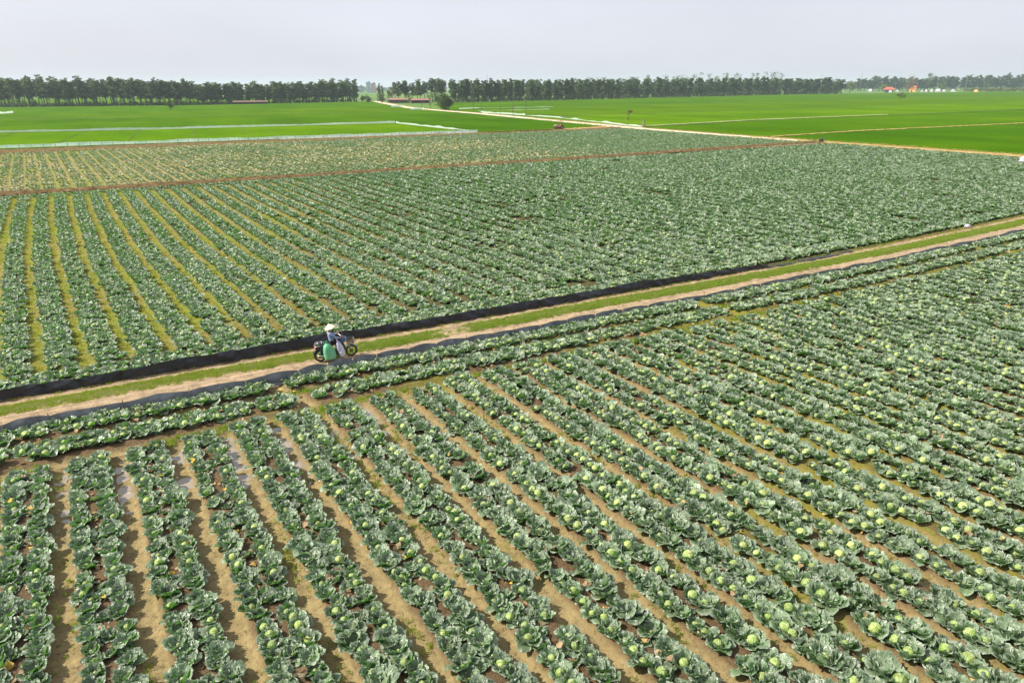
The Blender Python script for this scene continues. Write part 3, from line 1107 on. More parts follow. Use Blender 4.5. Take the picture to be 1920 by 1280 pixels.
# weeds in the near furrows, mostly along the foot of a bed
n = 30000
X = rng.uniform(-16, 40, n)
Y = rng.uniform(-31, -4.6, n)
ok = seen(X, Y, 60, 60)
X, Y = X[ok], Y[ok]
phs = near_phase(X, Y)
dd = phs - np.round(phs)
msk = vnoise(X * 2.2, Y * .8, 1.5, 111)
for x, y, d_, q in zip(X, Y, dd, msk):
    if -.30 < d_ < .24 and q > .60 - (.12 if d_ < -.1 else 0) - (.17 if x > 3 else .05):
        put(x, y, -.05, rng.uniform(.35, .9) * (1.25 if q > .78 else .8), int(rng.choice([7, 8, 9, 7, 4])))
# weeds in the channels of the headland
n = 5200
X = rng.uniform(-16, 60, n)
sel = rng.random(n) < .5
VV = np.where(sel, rng.normal(2.74, .13, n), rng.normal(4.6, .18, n))
for x, v in zip(X, VV):
    if vnoise(x, v, 1.2, 113) > .42:
        put(x, -v + float(trackc(x)), -.04, rng.uniform(.5, 1.2), int(rng.choice([7, 8, 9])))
# short yellowish grass in the furrows of the middle field
for k in range(-8, 26):
    m_ = 620 if k < 12 else 300
    v = rng.uniform(4.3, 63.4, m_)
    x = -15.23 + 1.63 * k + np.interp(-v, FM_V, FM_F) + rng.normal(0, .14, m_)
    ok = seen(x, v, 60)
    for a_, b_ in zip(x[ok], v[ok]):
        put(a_, b_, -.05, rng.uniform(.6, 1.2), int(rng.choice([13, 14, 13, 4])))
# dry straw on the bunds
for x in rng.uniform(-32, 117, 5200):
    yb = float(np.interp(x, [-60, -19, 3, 32, 60, 86, 119], [65.5, 67.2, 66.6, 66.7, 67.3, 69.0, 70.5]))
    put(x, yb + rng.normal(0, .5), .08, rng.uniform(.8, 1.8), int(rng.choice([10, 11, 12])))
for x in rng.uniform(-40, 117, 1800):
    put(x, 131.6 + .03 * max(x, 0) + rng.choice([0, 4.6]) + rng.normal(0, .4), .05, rng.uniform(1, 2), int(rng.choice([10, 11, 12, 4])))
for y in rng.uniform(15, 200, 2600):
    put(roadx(y) + rng.choice([-1.9, 2.6, 4.0]) + rng.normal(0, .5), y, .08, rng.uniform(1.0, 2.4), int(rng.choice([10, 11, 12, 4, 0])))
scatter('grass', gx, rots(len(gx), .1), gs, gi_, gp, 'grass, weeds and dry straw on the track, furrows and banks')

lit = []
for i in range(5):
    rs = np.random.default_rng(500 + i)
    p, f, u = leaf_grid(rs, 0, .0, 5, 5, .62, .6)
    p[:, 0] -= .12
    p[:, 2] = np.abs(p[:, 2] - .05) * .7 + .01
    lit.append(mesh_np('dead', p, f, M_LITTER, smooth=True, uv=u, link=False))
n = 19000
X = rng.uniform(-15, 50, n)
Y = rng.uniform(-31, -1.8, n)
ok = seen(X, Y, 60, 60)
X, Y = X[ok], Y[ok]
phs = near_phase(X, Y)
dd = np.abs(phs - np.round(phs))
ok = ((dd > .36) | ((dd > .14) & (rng.random(len(dd)) < .16)) | ((Y > -4.4) & (rng.random(len(dd)) < .2))) & (rng.random(len(dd)) < .62)
X, Y = X[ok], Y[ok]
Z = np.where(rng.random(len(X)) < .3, rng.uniform(.10, .26, len(X)), .09)
scatter('leaf_litter', np.stack([X, Y, Z], -1), rots(len(X), .5), rng.uniform(.35, .9, len(X)), rng.integers(0, 5, len(X)), lit,
        'withered tan and yellow outer leaves lying between the cabbages')

# ------------------------------------------------------------------ plastic fences along the track
def cloth_mat(name, c, c2, rough=.5, tf=.15, stretch=(1, 1, .15), bm=.5, alpha=None):
    mt, nt, b = new_mat(name)
    n = tex(nt, 3.0, 5, .6, stretch=stretch)
    r = ramp(nt, [(.35, c), (.68, c2)])
    nt.links.new(n.outputs[0], r.inputs[0])
    nt.links.new(r.outputs[0], b.inputs['Base Color'])
    setp(b, rough=rough, spec=.35)
    bump(nt, b, n.outputs[0], bm, .06)
    tr = nt.nodes.new('ShaderNodeBsdfTranslucent')
    tr.inputs['Color'].default_value = (*[min(1, x * 1.3) for x in c2], 1)
    ms = nt.nodes.new('ShaderNodeMixShader')
    ms.inputs[0].default_value = tf
    nt.links.new(b.outputs[0], ms.inputs[1])
    nt.links.new(tr.outputs[0], ms.inputs[2])
    last = ms.outputs[0]
    if alpha:                                             # open weave: some light goes straight through
        tp = nt.nodes.new('ShaderNodeBsdfTransparent')
        m2 = nt.nodes.new('ShaderNodeMixShader')
        m2.inputs[0].default_value = alpha
        nt.links.new(last, m2.inputs[1])
        nt.links.new(tp.outputs[0], m2.inputs[2])
        last = m2.outputs[0]
    nt.links.new(last, nt.nodes['Material Output'].inputs['Surface'])
    return mt


M_SHEETN = cloth_mat('grey_black_sheet', (.05, .06, .07), (.13, .15, .17), .40, .25)
M_SHEETF = cloth_mat('black_sheet', (.010, .011, .014), (.034, .034, .042), .36, .12)
M_NET = cloth_mat('pale_green_net', (.50, .72, .52), (.66, .86, .68), .6, .35, bm=.2)
M_NETW = cloth_mat('white_net', (.44, .56, .46), (.62, .70, .62), .6, .35, bm=.2)
M_STAKE = noise_mat('split_bamboo', [(.3, (.20, .14, .07)), (.7, (.50, .42, .28))], 14)
M_DARKWOOD = noise_mat('dark_stake', [(.3, (.05, .04, .03)), (.7, (.14, .11, .08))], 12)


def sheet(name, parent, xs, yf, base, top, bulge, mat, rows=7, fold=.03, seed=0):
    """hanging sheet: xs along, yf(x) centre line, base(x), top(x) heights, bulge(x) towards the camera"""
    xs = np.asarray(xs)
    T = np.linspace(0, 1, rows)
    Xg, Tg = np.meshgrid(xs, T, indexing='ij')
    B, Tp = base(xs)[:, None], top(xs)[:, None]
    Zg = B + (Tp - B) * Tg
    fn = (vnoise(Xg + Tg * .7, Tg * .8, .42, seed) - .5) * 2 + (vnoise(Xg - Tg * 1.1, Tg * .5, .17, seed + 1) - .5) * .8
    Yg = yf(xs)[:, None] - bulge(xs)[:, None] * np.sin(np.pi * np.clip(Tg * .85 + .1, 0, 1)) - (1 - Tg) * .05 + fn * fold
    i = np.arange(len(xs) * rows).reshape(len(xs), rows)
    F = np.stack([i[:-1, :-1].ravel(), i[1:, :-1].ravel(), i[1:, 1:].ravel(), i[:-1, 1:].ravel()], -1)
    return mesh_np(name, np.stack([Xg.ravel(), Yg.ravel(), Zg.ravel()], -1), F, mat, parent, smooth=True)


fn_ = tag(empty('plastic_fence', (0, 0, 0)), 'low grey black plastic sheet fence on bamboo stakes along the near edge of the track', 'fence')
stk = [-19.4, -17.5, -15.6, -13.6, -11.73, -10.38, -8.15, -5.9, -3.9, -1.93, -.75, .38, 1.35, 2.8, 4.1, 5.55, 6.9, 8.0, 9.42, 10.9, 12.6, 14.36, 16.0, 17.66, 19.8, 22.09, 24.2, 26.5, 28.8, 31.4, 34.0, 37, 40, 43.5, 47, 50.5, 54, 58, 62, 66]
stk = np.array(stk)
xs = np.arange(-19.4, 66, .09)
NFY = lambda x: -1.40 + trackc(x) + .06 * np.sin(np.asarray(x) * .5)
ph_ = lambda x: np.interp(x, stk, np.arange(len(stk)))
arch = lambda x: np.abs(np.sin(np.pi * ph_(x)))
hx = lambda x: np.where(np.asarray(x) > 14, .37, .44)
sheet('sheet', fn_, xs, NFY, lambda x: np.full(len(x), -.06), lambda x: hx(x) + .09 * arch(x) * (.4 + vnoise(x, x * 0, 2.2, 5)) - .04 + .03 * (vnoise(x, x * 0, .5, 9) - .5),
      lambda x: (.05 + .13 * arch(x) * (vnoise(x, x * 0 + 9, 2.5, 6))) * np.where(x > 14, .5, 1), M_SHEETN, 8, .035, 11)
for i, s in enumerate(stk):
    b = MB()
    le = random.uniform(-.06, .06)
    y0 = float(NFY(s))
    hh = float(hx(s)) + random.uniform(.02, .12)
    b.tube([(s, y0 - .03, -.15), (s + le * .5, y0 - .035, hh * .5), (s + le, y0 - .03, hh)], [.022, .02, .016], 6)
    b.build('stake', M_STAKE if random.random() < .7 else M_DARKWOOD, fn_)

ff = tag(empty('plastic_fence', (0, 1.95, 0)), 'taller taut black plastic sheet fence along the far side of the track', 'fence')
ff.location = (0, 0, 0)
xs = np.arange(-22, 28.6, .09)
FFY = lambda x: 1.98 + trackc(x) * 1.0 + .05 * np.sin(np.asarray(x) * .37 + 1)
endf = lambda x: np.clip((29.4 - x) / 7.0, 0, 1)
sheet('sheet', ff, xs, FFY, lambda x: np.full(len(x), -.05), lambda x: (.48 + .16 * (vnoise(x, x * 0, 3.0, 15) - .5) + .05 * (vnoise(x, x * 0, .7, 16) - .5)) * (.25 + .75 * np.sqrt(endf(x))),
      lambda x: .03 + .08 * vnoise(x, x * 0 + 3, 1.6, 17), M_SHEETF, 9, .10, 18)
sheet('sheet', ff, np.arange(28.5, 37.5, .1), lambda x: FFY(x) + .1, lambda x: np.full(len(x), -.02), lambda x: .07 + .05 * vnoise(x, x * 0, .6, 19), lambda x: .25 + .2 * vnoise(x, x * 0, 1.2, 20), M_SHEETF, 6, .04, 21)
for s in np.arange(-21, 28, 2.35):
    b = MB()
    y0 = float(FFY(s)) + .05
    b.tube([(s, y0, -.15), (s + .02, y0, .3), (s + .03, y0 + .01, .58)], [.02, .018, .014], 6)
    b.build('stake', M_DARKWOOD, ff)
ribbon('water', [(30, 2.55 + .09), (38, 2.6 + .3), (48, 2.75 + .7), (58, 3.0 + 1.3)], .35, .0, M_WATER, 4, .5, 0, 0, 77, .6)


def net_fence(pts, h, label, mat, step=2.0, posts=True, sag=.15, seed=0, group=None):
    e = tag(empty('net_fence', (pts[0][0], pts[0][1], 0)), label, 'net fence', group)
    pts = np.array(pts, float)
    o0 = pts[0].copy()
    seg = np.linalg.norm(np.diff(pts, axis=0), axis=1)
    s = np.concatenate([[0], np.cumsum(seg)])
    n = max(4, int(s[-1] / (step / 4)))
    ss = np.linspace(0, s[-1], n)
    x = np.interp(ss, s, pts[:, 0]) - o0[0]
    y = np.interp(ss, s, pts[:, 1]) - o0[1]
    rows = 5
    T = np.linspace(0, 1, rows)
    hh = h * (1 + sag * (vnoise(ss, ss * 0, step * 1.7, seed) - .5) * 2 - .10 * np.abs(np.sin(np.pi * ss / step)))
    Xg = np.repeat(x, rows)
    Zg = (hh[:, None] * T[None, :]).ravel()
    bl = (vnoise(np.repeat(ss, rows), np.tile(T, n), step * .6, seed + 1) - .5) * .25 * h
    Yg = np.repeat(y, rows) + bl - np.tile(T * (1 - T), n) * .2 * h
    i = np.arange(n * rows).reshape(n, rows)
    F = np.stack([i[:-1, :-1].ravel(), i[1:, :-1].ravel(), i[1:, 1:].ravel(), i[:-1, 1:].ravel()], -1)
    mesh_np('net', np.stack([Xg, Yg, Zg], -1), F, mat, e, smooth=True)
    if posts:
        for q in np.arange(0, s[-1] + .01, step):
            b = MB()
            px_, py_ = np.interp(q, s, pts[:, 0]) - o0[0], np.interp(q, s, pts[:, 1]) - o0[1]
            b.tube([(px_, py_ - .06, -.1), (px_ + random.uniform(-.05, .05), py_ - .06, h * 1.08)], [.035, .03], 5)
            b.build('post', M_DARKWOOD, e)
    return e


net_fence([(-60, 146.2), (-26, 143.9), (2, 142.0), (35.5, 139.8), (75.2, 137.6)], .78, 'long pale green net fence with thin posts in front of the nearest rice', M_NET, 2.05, True, .14, 31)
net_fence([(-70, 213), (-33, 208.6), (5.6, 200.9), (50.6, 198.4), (75, 197.9)], .65, 'whitish net fence along the far edge of the nearest rice', M_NETW, 3.0, False, .18, 33)
net_fence([(75.2, 197.6), (75.6, 170), (76.4, 141)], .48, 'crumpled white net fence closing the end of the nearest rice plot', M_NETW, 2.5, False, .4, 35)
net_fence([tuple(P(a_, b_))[:2] for a_, b_ in ((905, 212), (960, 215.5), (1040, 221), (1120, 229.5), (1203, 239))], .5, 'low white plastic fence on the verge of the pale road up to the concrete post', M_NETW, 3.0, False, .5, 37)
net_fence([(143.6, 272), (142.6, 250), (144.3, 232)], .75, 'short white plastic fence by the road near the bare poles', M_NETW, 3.0, False, .5, 38)
net_fence([(156, 322), (172, 330), (192, 326), (216, 324)], .45, 'white plastic fence across the rice in front of the long wood', M_NETW, 4.0, False, .4, 39)
net_fence([(150, 288), (165, 286), (190, 287)], .35, 'faint white plastic edge between rice plots right of the round tree', M_NETW, 4.0, False, .4, 40)
net_fence([(131.6, 329.5), (137.3, 325)], .9, 'very short white net strip beside the road, the nearer of two', M_NETW, 3.0, False, .3, 41)
net_fence([(141.0, 385), (147.4, 380)], .9, 'very short white net strip beside the road, the farther of two', M_NETW, 3.0, False, .3, 42)
net_fence([(140.6, 350), (137.8, 338), (136, 322)], .8, 'white net fence edging the pale road before its far bend', M_NETW, 3.0, False, .5, 43)
net_fence([(-62, 392), (-51, 391), (-47, 403)], 1.0, 'white net corner at the edge of the rice by the tree belt', M_NETW, 3.0, False, .3, 44)

# ------------------------------------------------------------------ the motorbike and its rider
M_BLACK = plain('black_plastic', (.018, .018, .02), .4, .4, 0, .3)
M_TYRE = plain('tyre_rubber', (.035, .031, .027), .85, .2, 0, .4, 30)
M_STEEL = plain('dull_steel', (.42, .41, .39), .4, .5, .8, .25)
M_WIRE = plain('basket_wire', (.17, .15, .13), .55, .4, .5, .3)
M_BLUE = plain('blue_fairing', (.045, .13, .32), .3, .5, 0, .15, coat=.3)
M_SEAT = plain('seat_vinyl', (.025, .022, .022), .5, .4)
M_ENG = plain('engine_metal', (.10, .09, .08), .5, .5, .6, .4)
M_GLASS = plain('lamp_glass', (.7, .7, .66), .12, .6, 0, .05)
M_RED = plain('tail_red', (.45, .05, .03), .3, .5)
M_SKIN = plain('skin', (.42, .24, .16), .55, .4, 0, .08)
M_SHIRT = plain('blue_grey_shirt', (.22, .27, .40), .85, .15, 0, .14, 9)
nt_ = M_SHIRT.node_tree
bump(nt_, nt_.nodes['Principled BSDF'], tex(nt_, 13, 4, .6, stretch=(1, 1, .6)).outputs[0], .9, .05)
M_TROUS = plain('black_trousers', (.016, .014, .018), .8, .2, 0, .3)
M_MAROON = plain('maroon_cloth', (.16, .03, .035), .8, .2, 0, .25)
M_HAT = plain('palm_leaf_hat', (.74, .64, .50), .7, .2, 0, .07, 40)
M_HAIR = plain('dark_hair', (.015, .011, .009), .5, .3)
M_SACKG = cloth_mat('mint_sack', (.12, .40, .20), (.21, .54, .31), .5, .12, (1, 1, .6), .6)
M_SACKD = plain('green_tie', (.02, .20, .09), .5, .3)
M_SACKW = cloth_mat('white_sack', (.46, .48, .57), (.66, .67, .75), .45, .12, (1, 1, .6), .6)
WR = .265           # wheel radius
WB = 1.34           # wheelbase


def wheel(parent, x, name='wheel'):
    w = empty(name, (x, 0, WR))
    w.parent = parent
    b = MB()
    b.lathe((0, 0, 0), (0, 1, 0), [(WR - .075 + .0375 + .0375 * math.cos(t), .034 * math.sin(t)) for t in np.linspace(0, 2 * math.pi, 12, endpoint=False)], 30, closed=True)
    b.build('tyre', M_TYRE, w)
    b = MB()
    rr = WR - .078
    b.lathe((0, 0, 0), (0, 1, 0), [(rr, -.02), (rr + .012, -.026), (rr + .012, .026), (rr, .02)], 30, closed=True)
    for k in range(6):
        a = k * math.pi / 3
        b.tube([(.03 * math.cos(a), 0, .03 * math.sin(a)), (rr * math.cos(a), 0, rr * math.sin(a))], [.014, .010], 6)
    b.build('rim', M_ENG, w)
    b = MB()
    b.lathe((0, 0, 0), (0, 1, 0), [(0.001, -.055), (.045, -.055), (.06, -.035), (.115 if x == 0 else .07, -.02), (.115 if x == 0 else .07, .02), (.06, .035), (.045, .055), (.001, .055)], 18)
    b.build('hub', M_ENG, w)
    return w


def motorbike(loc, rz, label, body_mat, front_mat):
    e = tag(empty('motorbike', loc, rz), label, 'motorbike')
    wheel(e, 0)
    wheel(e, WB)
    b = MB()                                             # spine, swing arm, footboard rails
    b.tube([(WB - .30, 0, .80), (WB - .38, 0, .60), (WB - .50, 0, .44), (WB - .68, 0, .40), (.50, 0, .46), (.32, 0, .58), (.10, 0, .66)], [.04, .05, .05, .05, .05, .045, .03], 10)
    for s in (-1, 1):
        b.tube([(.52, .09 * s, .36), (.22, .10 * s, .30), (0, .10 * s, .265)], [.022, .022, .02], 8)
        b.tube([(.06, .11 * s, .30), (.14, .12 * s, .50), (.18, .12 * s, .64)], [.026, .026, .022], 8)
    b.build('frame', M_BLACK, e)
    b = MB()
    b.box((.66, 0, .33), (.34, .20, .22), Euler((0, .15, 0)).to_matrix(), .85)
    b.ell((.52, -.10, .31), (.11, .05, .10))
    b.ell((.52, .10, .31), (.11, .05, .10))
    for k in range(5):
        b.box((.80 + .02 * k, 0, .38), (.010, .16, .13), bev=.02)
    b.build('engine', M_ENG, e)
    b = MB()
    b.tube([(.72, -.08, .27), (.55, -.14, .21), (.25, -.16, .23)], [.018, .02, .022], 8)
    b.tube([(.28, -.165, .235), (-.05, -.175, .31), (-.16, -.175, .335)], [.035, .05, .045], 12)
    b.build('exhaust', M_STEEL, e)
    b = MB()                                             # side panels and tail
    for s in (-1, 1):
        b.ell((.26, .11 * s, .57), (.30, .045, .115), Euler((0, -.22, 0)).to_matrix())
    b.box((.02, 0, .64), (.40, .17, .10), Euler((0, -.2, 0)).to_matrix(), .8)
    b.build('side_panel', body_mat, e)
    b = MB()
    b.lathe((WB - .36, 0, .56), (.32, 0, -.95), [(0.07, -.14), (.10, 0), (.115, .12), (.09, .2)], 20)
    b.v = [(x, y * 1.15, z) if x < WB - .28 else (WB - .28 + (x - WB + .28) * .35, y * 1.15, z) for x, y, z in b.v]
    b.build('leg_shield', body_mat, e)
    b = MB()
    b.ell((.42, 0, .715), (.38, .13, .055), Euler((0, -.04, 0)).to_matrix(), noise=.04)
    b.ell((.20, 0, .735), (.2, .125, .05))
    b.build('seat', M_SEAT, e)
    for x, h in ((0, 1.0), (WB, .9)):
        b = MB()
        prof = []
        r = WR + .03
        V, F = [], []
        a0, a1 = (R(20), R(170)) if x == 0 else (R(15), R(150))
        n = 14
        for i in range(n + 1):
            a = a0 + (a1 - a0) * i / n
            for y, q in ((-.05, -.022), (-.04, 0), (0, .012), (.04, 0), (.05, -.022)):
                V.append((x + (r + q) * math.cos(a), y, WR + (r + q) * math.sin(a)))
        for i in range(n):
            for k in range(4):
                F.append((i * 5 + k, i * 5 + k + 1, i * 5 + 6 + k, i * 5 + 5 + k))
        b.add(V, F)
        b.build('mudguard', M_STEEL if x else M_BLACK, e)
    b = MB()
    for s in (-1, 1):
        b.tube([(WB, .075 * s, WR), (WB - .10, .075 * s, .50), (WB - .24, .06 * s, .82)], [.022, .026, .026], 8)
    b.build('fork', M_STEEL, e)
    b = MB()
    b.tube([(WB - .52, -.36, 1.0), (WB - .44, -.24, 1.01), (WB - .36, -.10, .96), (WB - .34, 0, .94), (WB - .36, .10, .96), (WB - .44, .24, 1.01), (WB - .52, .36, 1.0)], .014, 8)
    for s in (-1, 1):
        g = MB()
        g.tube([(WB - .54, .375 * s, 1.0), (WB - .46, .26 * s, 1.01)], .021, 8)
        b.tube([(WB - .40, .27 * s, 1.0), (WB - .46, .36 * s, 1.015)], .008, 6)
        g.build('grip', M_BLACK, e)
        g = MB()
        g.tube([(WB - .42, .22 * s, 1.01), (WB - .40, .25 * s, 1.12), (WB - .42, .30 * s, 1.19)], .007, 6)
        g.ell((WB - .42, .31 * s, 1.22), (.018, .06, .042))
        g.build('mirror', M_BLACK, e)
    b.build('handlebar', M_STEEL, e)
    b = MB()
    b.ell((WB - .30, 0, .88), (.095, .10, .10), Euler((0, .2, 0)).to_matrix(), noise=.03)
    b.ell((WB - .34, 0, .96), (.07, .085, .06))
    b.ell((WB - .36, 0, .76), (.06, .09, .13))
    hl = b.build('headlight_cowl', front_mat, e)
    b = MB()
    b.ell((WB - .215, 0, .88), (.03, .065, .06))
    b.build('headlight', M_GLASS, hl)
    b = MB()                                             # wire basket on the front
    c = (WB - .02, 0, .68)
    for z, hw in ((-.10, .11), (-.02, .13), (.06, .15), (.14, .165)):
        q = [(c[0] - hw, -hw, c[2] + z), (c[0] + hw, -hw, c[2] + z), (c[0] + hw, hw, c[2] + z), (c[0] - hw, hw, c[2] + z), (c[0] - hw, -hw, c[2] + z)]
        for i in range(4):
            b.tube([q[i], q[i + 1]], .007 if z < .13 else .011, 5)
    for i in range(-3, 4):
        t = i / 3
        for sx in (-1, 1):
            b.tube([(c[0] + sx * .11, t * .11, c[2] - .10), (c[0] + sx * .165, t * .165, c[2] + .14)], .006, 5)
            b.tube([(c[0] + t * .11, sx * .11, c[2] - .10), (c[0] + t * .165, sx * .165, c[2] + .14)], .006, 5)
        b.tube([(c[0] + t * .11, -.11, c[2] - .10), (c[0] + t * .11, .11, c[2] - .10)], .006, 5)
    b.build('basket', M_WIRE, e)
    b = MB()
    for s in (-1, 1):
        b.tube([(.20, .11 * s, .70), (-.10, .12 * s, .73), (-.22, .10 * s, .73)], .012, 6)
    for k in range(3):
        b.tube([(.02 - .1 * k, -.12, .73), (.02 - .1 * k, .12, .73)], .010, 6)
    b.build('rear_rack', M_STEEL, e)
    b = MB()
    b.ell((-.20, 0, .66), (.04, .075, .045))
    b.build('tail_light', M_RED, e)
    b = MB()
    b.tube([(-.12, 0, .58), (-.27, 0, .47), (-.30, 0, .40)], [.05, .045, .04], 8, flat=.3)
    b.build('rear_flap', M_BLACK, e)
    for s in (-1, 1):
        b = MB()
        b.tube([(.72, .08 * s, .25), (.72, .24 * s, .25)], .018, 8)
        b.build('foot_peg', M_BLACK, e)
    return e


BX = -.66
bike = motorbike((BX, 0, .02), 0, 'old blue and black motorbike with a wire front basket, ridden along the track', M_BLACK, M_BLUE)


def sack(name, loc, size, label, mat, tie, seed, cat='sack', lean=0.0, neck=True):
    """filled bag: flat bottom with two corners, full sides with folds, gathered at the top"""
    e = tag(empty(name, loc), label, cat)
    b = MB()
    rr = random.Random(seed)
    ph = [rr.uniform(0, 6.28) for _ in range(6)]
    prof = [(-1.0, .05), (-1.0, .62), (-.97, .90), (-.86, 1.0), (-.6, 1.04), (-.2, 1.03), (.15, .97), (.42, .88), (.62, .74), (.78, .54), (.88, .34), (.94, .20)]
    n = 28
    V, F = [], []
    for t, r in prof:
        for k in range(n):
            a = 2 * math.pi * k / n
            c_, s_ = math.cos(a), math.sin(a)
            pw = .62 if t < .3 else .85
            x = math.copysign(abs(c_) ** pw, c_) * size[0] * r
            y = math.copysign(abs(s_) ** pw, s_) * size[1] * r
            f = 1 + .05 * math.sin(3 * a + ph[0] + 2 * t) + .035 * math.sin(7 * a + ph[1] + 5 * t) + (.10 * max(0, t) * math.sin(9 * a + ph[2]))
            z = size[2] * (1 + t) + (.05 * size[2] * math.sin(2 * a + ph[3]) if t > -.95 else 0) - (.10 * size[2] * (abs(c_) ** 6) * max(0, -t))
            V.append((x * f + lean * t, y * f, z))
    for i in range(len(prof) - 1):
        for k in range(n):
            j = (k + 1) % n
            F.append((i * n + k, i * n + j, i * n + n + j, i * n + n + k))
    F.append(tuple(range((len(prof) - 1) * n, len(prof) * n)))
    b.add(V, F)
    b.build('body', mat, e)
    if neck:
        b = MB()
        z = size[2] * 1.93
        b.tube([(lean, 0, z - .03), (lean + .01, 0, z + .03), (lean, .01, z + .06)], [.05, .032, .04], 9)
        b.ell((lean, .0, z + .095), (.06, .045, .045), None, 12, 8, .2, seed + 1)
        b.build('tied_neck', tie, e)
    return e


sack('sack', (BX + .30, -.31, .19), (.235, .17, .36), 'bulging mint green sack hanging on the rider\'s near side of the motorbike', M_SACKG, M_SACKD, 3, lean=-.06)
sack('sack', (BX + .20, .26, .16), (.225, .16, .33), 'mint green sack mostly hidden on the far side of the motorbike\'s rear wheel', M_SACKG, M_SACKD, 5, lean=-.04, neck=False)
sack('plastic_sack', (BX + .80, -.10, .30), (.15, .21, .30), 'large white plastic sack standing in front of the rider\'s knees', M_SACKW, M_SACKW, 8, lean=-.08)
sack('plastic_bag', (BX + .85, -.27, .20), (.105, .10, .14), 'small knotted white plastic bag hanging beside the rider\'s foot', M_SACKW, M_SACKW, 9, 'bag')
lug = tag(empty('luggage_bundle', (BX - .02, 0, .76)), 'dark grey bundle strapped on the rear rack of the motorbike', 'bundle')
b = MB()
b.ell((0, 0, .075), (.20, .15, .085), None, 16, 10, .10, 4)
b.build('cover', plain('dark_cover', (.05, .05, .06), .5, .4), lug)
b = MB()
for x in (-.08, .09):
    b.lathe((x, 0, .075), (1, 0, 0), [(.001, 0)], 3) if False else b.tube([(x, .156 * math.cos(a), .075 + .092 * math.sin(a)) for a in np.linspace(0, 2 * math.pi, 15)], .010, 5)
b.build('strap', M_STEEL, lug)


def skin_body(name, verts, edges, radii, mat, parent, root=0, sub=2):
    me = bpy.data.meshes.new(name)
    me.from_pydata(verts, edges, [])
    me.materials.append(mat)
    o = bpy.data.objects.new(name, me)
    COL.objects.link(o)
    o.parent = parent
    sk = o.modifiers.new('skin', 'SKIN')
    sk.use_smooth_shade = True
    lay = me.skin_vertices[0].data
    for i, r in enumerate(radii):
        lay[i].radius = r if isinstance(r, tuple) else (r, r)
        lay[i].use_root = (i == root)
    sb = o.modifiers.new('smooth', 'SUBSURF')
    sb.levels = sb.render_levels = sub
    return o


per = tag(empty('person', (BX + .07, 0, .02)), 'rider in a conical straw hat, blue grey shirt and dark trousers sitting on the motorbike', 'person')
# x forward, y to the rider's left, z up
J = dict(pel=(.47, 0, .80), wai=(.44, 0, .95), che=(.41, 0, 1.12), sho=(.40, 0, 1.24), nec=(.42, 0, 1.32), hea=(.45, 0, 1.42), top=(.45, 0, 1.50))
names, verts, rad, edges = [], [], [], []


def jt(n, p, r, to=None):
    names.append(n); verts.append(p); rad.append(r)
    if to:
        edges.append((names.index(to), len(names) - 1))


jt('pel', J['pel'], (.135, .10)); jt('wai', J['wai'], (.115, .09), 'pel'); jt('che', J['che'], (.125, .095), 'wai'); jt('sho', J['sho'], (.085, .08), 'che')
jt('nec', J['nec'], .048, 'sho'); jt('jaw', (.462, 0, 1.375), (.062, .066), 'nec'); jt('hea', (.452, 0, 1.43), (.074, .082), 'jaw'); jt('top', (.445, 0, 1.49), (.058, .062), 'hea')
for s in (-1, 1):
    k = str(s)
    jt('as' + k, (.40, .155 * s, 1.225), .052, 'sho')
    jt('ae' + k, (.60, .235 * s, 1.03), .040, 'as' + k)
    jt('aw' + k, (.785, .285 * s, 1.035), .027, 'ae' + k)
    jt('ap' + k, (.835, .300 * s, 1.05), (.034, .022), 'aw' + k)
    jt('lh' + k, (.50, .10 * s, .78), .082, 'pel')
    jt('lk' + k, (.80, .165 * s, .70), .060, 'lh' + k)
    jt('lm' + k, (.75, .17 * s, .50), .050, 'lk' + k)
    jt('la' + k, (.70, .17 * s, .335), .034, 'lm' + k)
    jt('lf' + k, (.80, .18 * s, .29), (.036, .026), 'la' + k)
body = skin_body('body', verts, edges, rad, M_SKIN, per, 0, 2)
b = MB()                                                  # face: nose, eyes, mouth, ears
b.ell((.532, 0, 1.415), (.018, .014, .022))
for s in (-1, 1):
    b.ell((.44, .076 * s, 1.42), (.022, .010, .030))
b.ell((.522, 0, 1.378), (.012, .024, .007))
b.build('face', M_SKIN, body)
b = MB()
for s in (-1, 1):
    b.ell((.521, .028 * s, 1.44), (.008, .012, .006))
b.build('eyes', M_HAIR, body) if False else b.build('eye_line', M_HAIR, body)
b = MB()
b.ell((.425, 0, 1.445), (.082, .082, .08))
b.ell((.375, 0, 1.36), (.04, .06, .08))
b.build('hair', M_HAIR, per)
# fingers closed round the grips
for s in (-1, 1):
    b = MB()
    for i, (off, ln) in enumerate(((-.030, .90), (-.010, 1.0), (.010, .96), (.029, .80))):
        y = .305 * s + off * s
        b.tube([(.845, y, 1.062), (.872, y, 1.054 * 1.0), (.878, y, 1.032), (.862, y, 1.012), (.842 - .004 * ln, y, 1.012)], [.010, .0095, .009, .0085, .007], 7)
    b.tube([(.83, .27 * s, 1.045), (.845, .262 * s, 1.025), (.862, .268 * s, 1.012)], [.011, .010, .008], 7)
    b.build('fingers', M_SKIN, body)
# shirt: its own surface over trunk and arms
sv, sr, se, sn = [], [], [], []


def js(n, p, r, to=None):
    sn.append(n); sv.append(p); sr.append(r)
    if to:
        se.append((sn.index(to), len(sn) - 1))


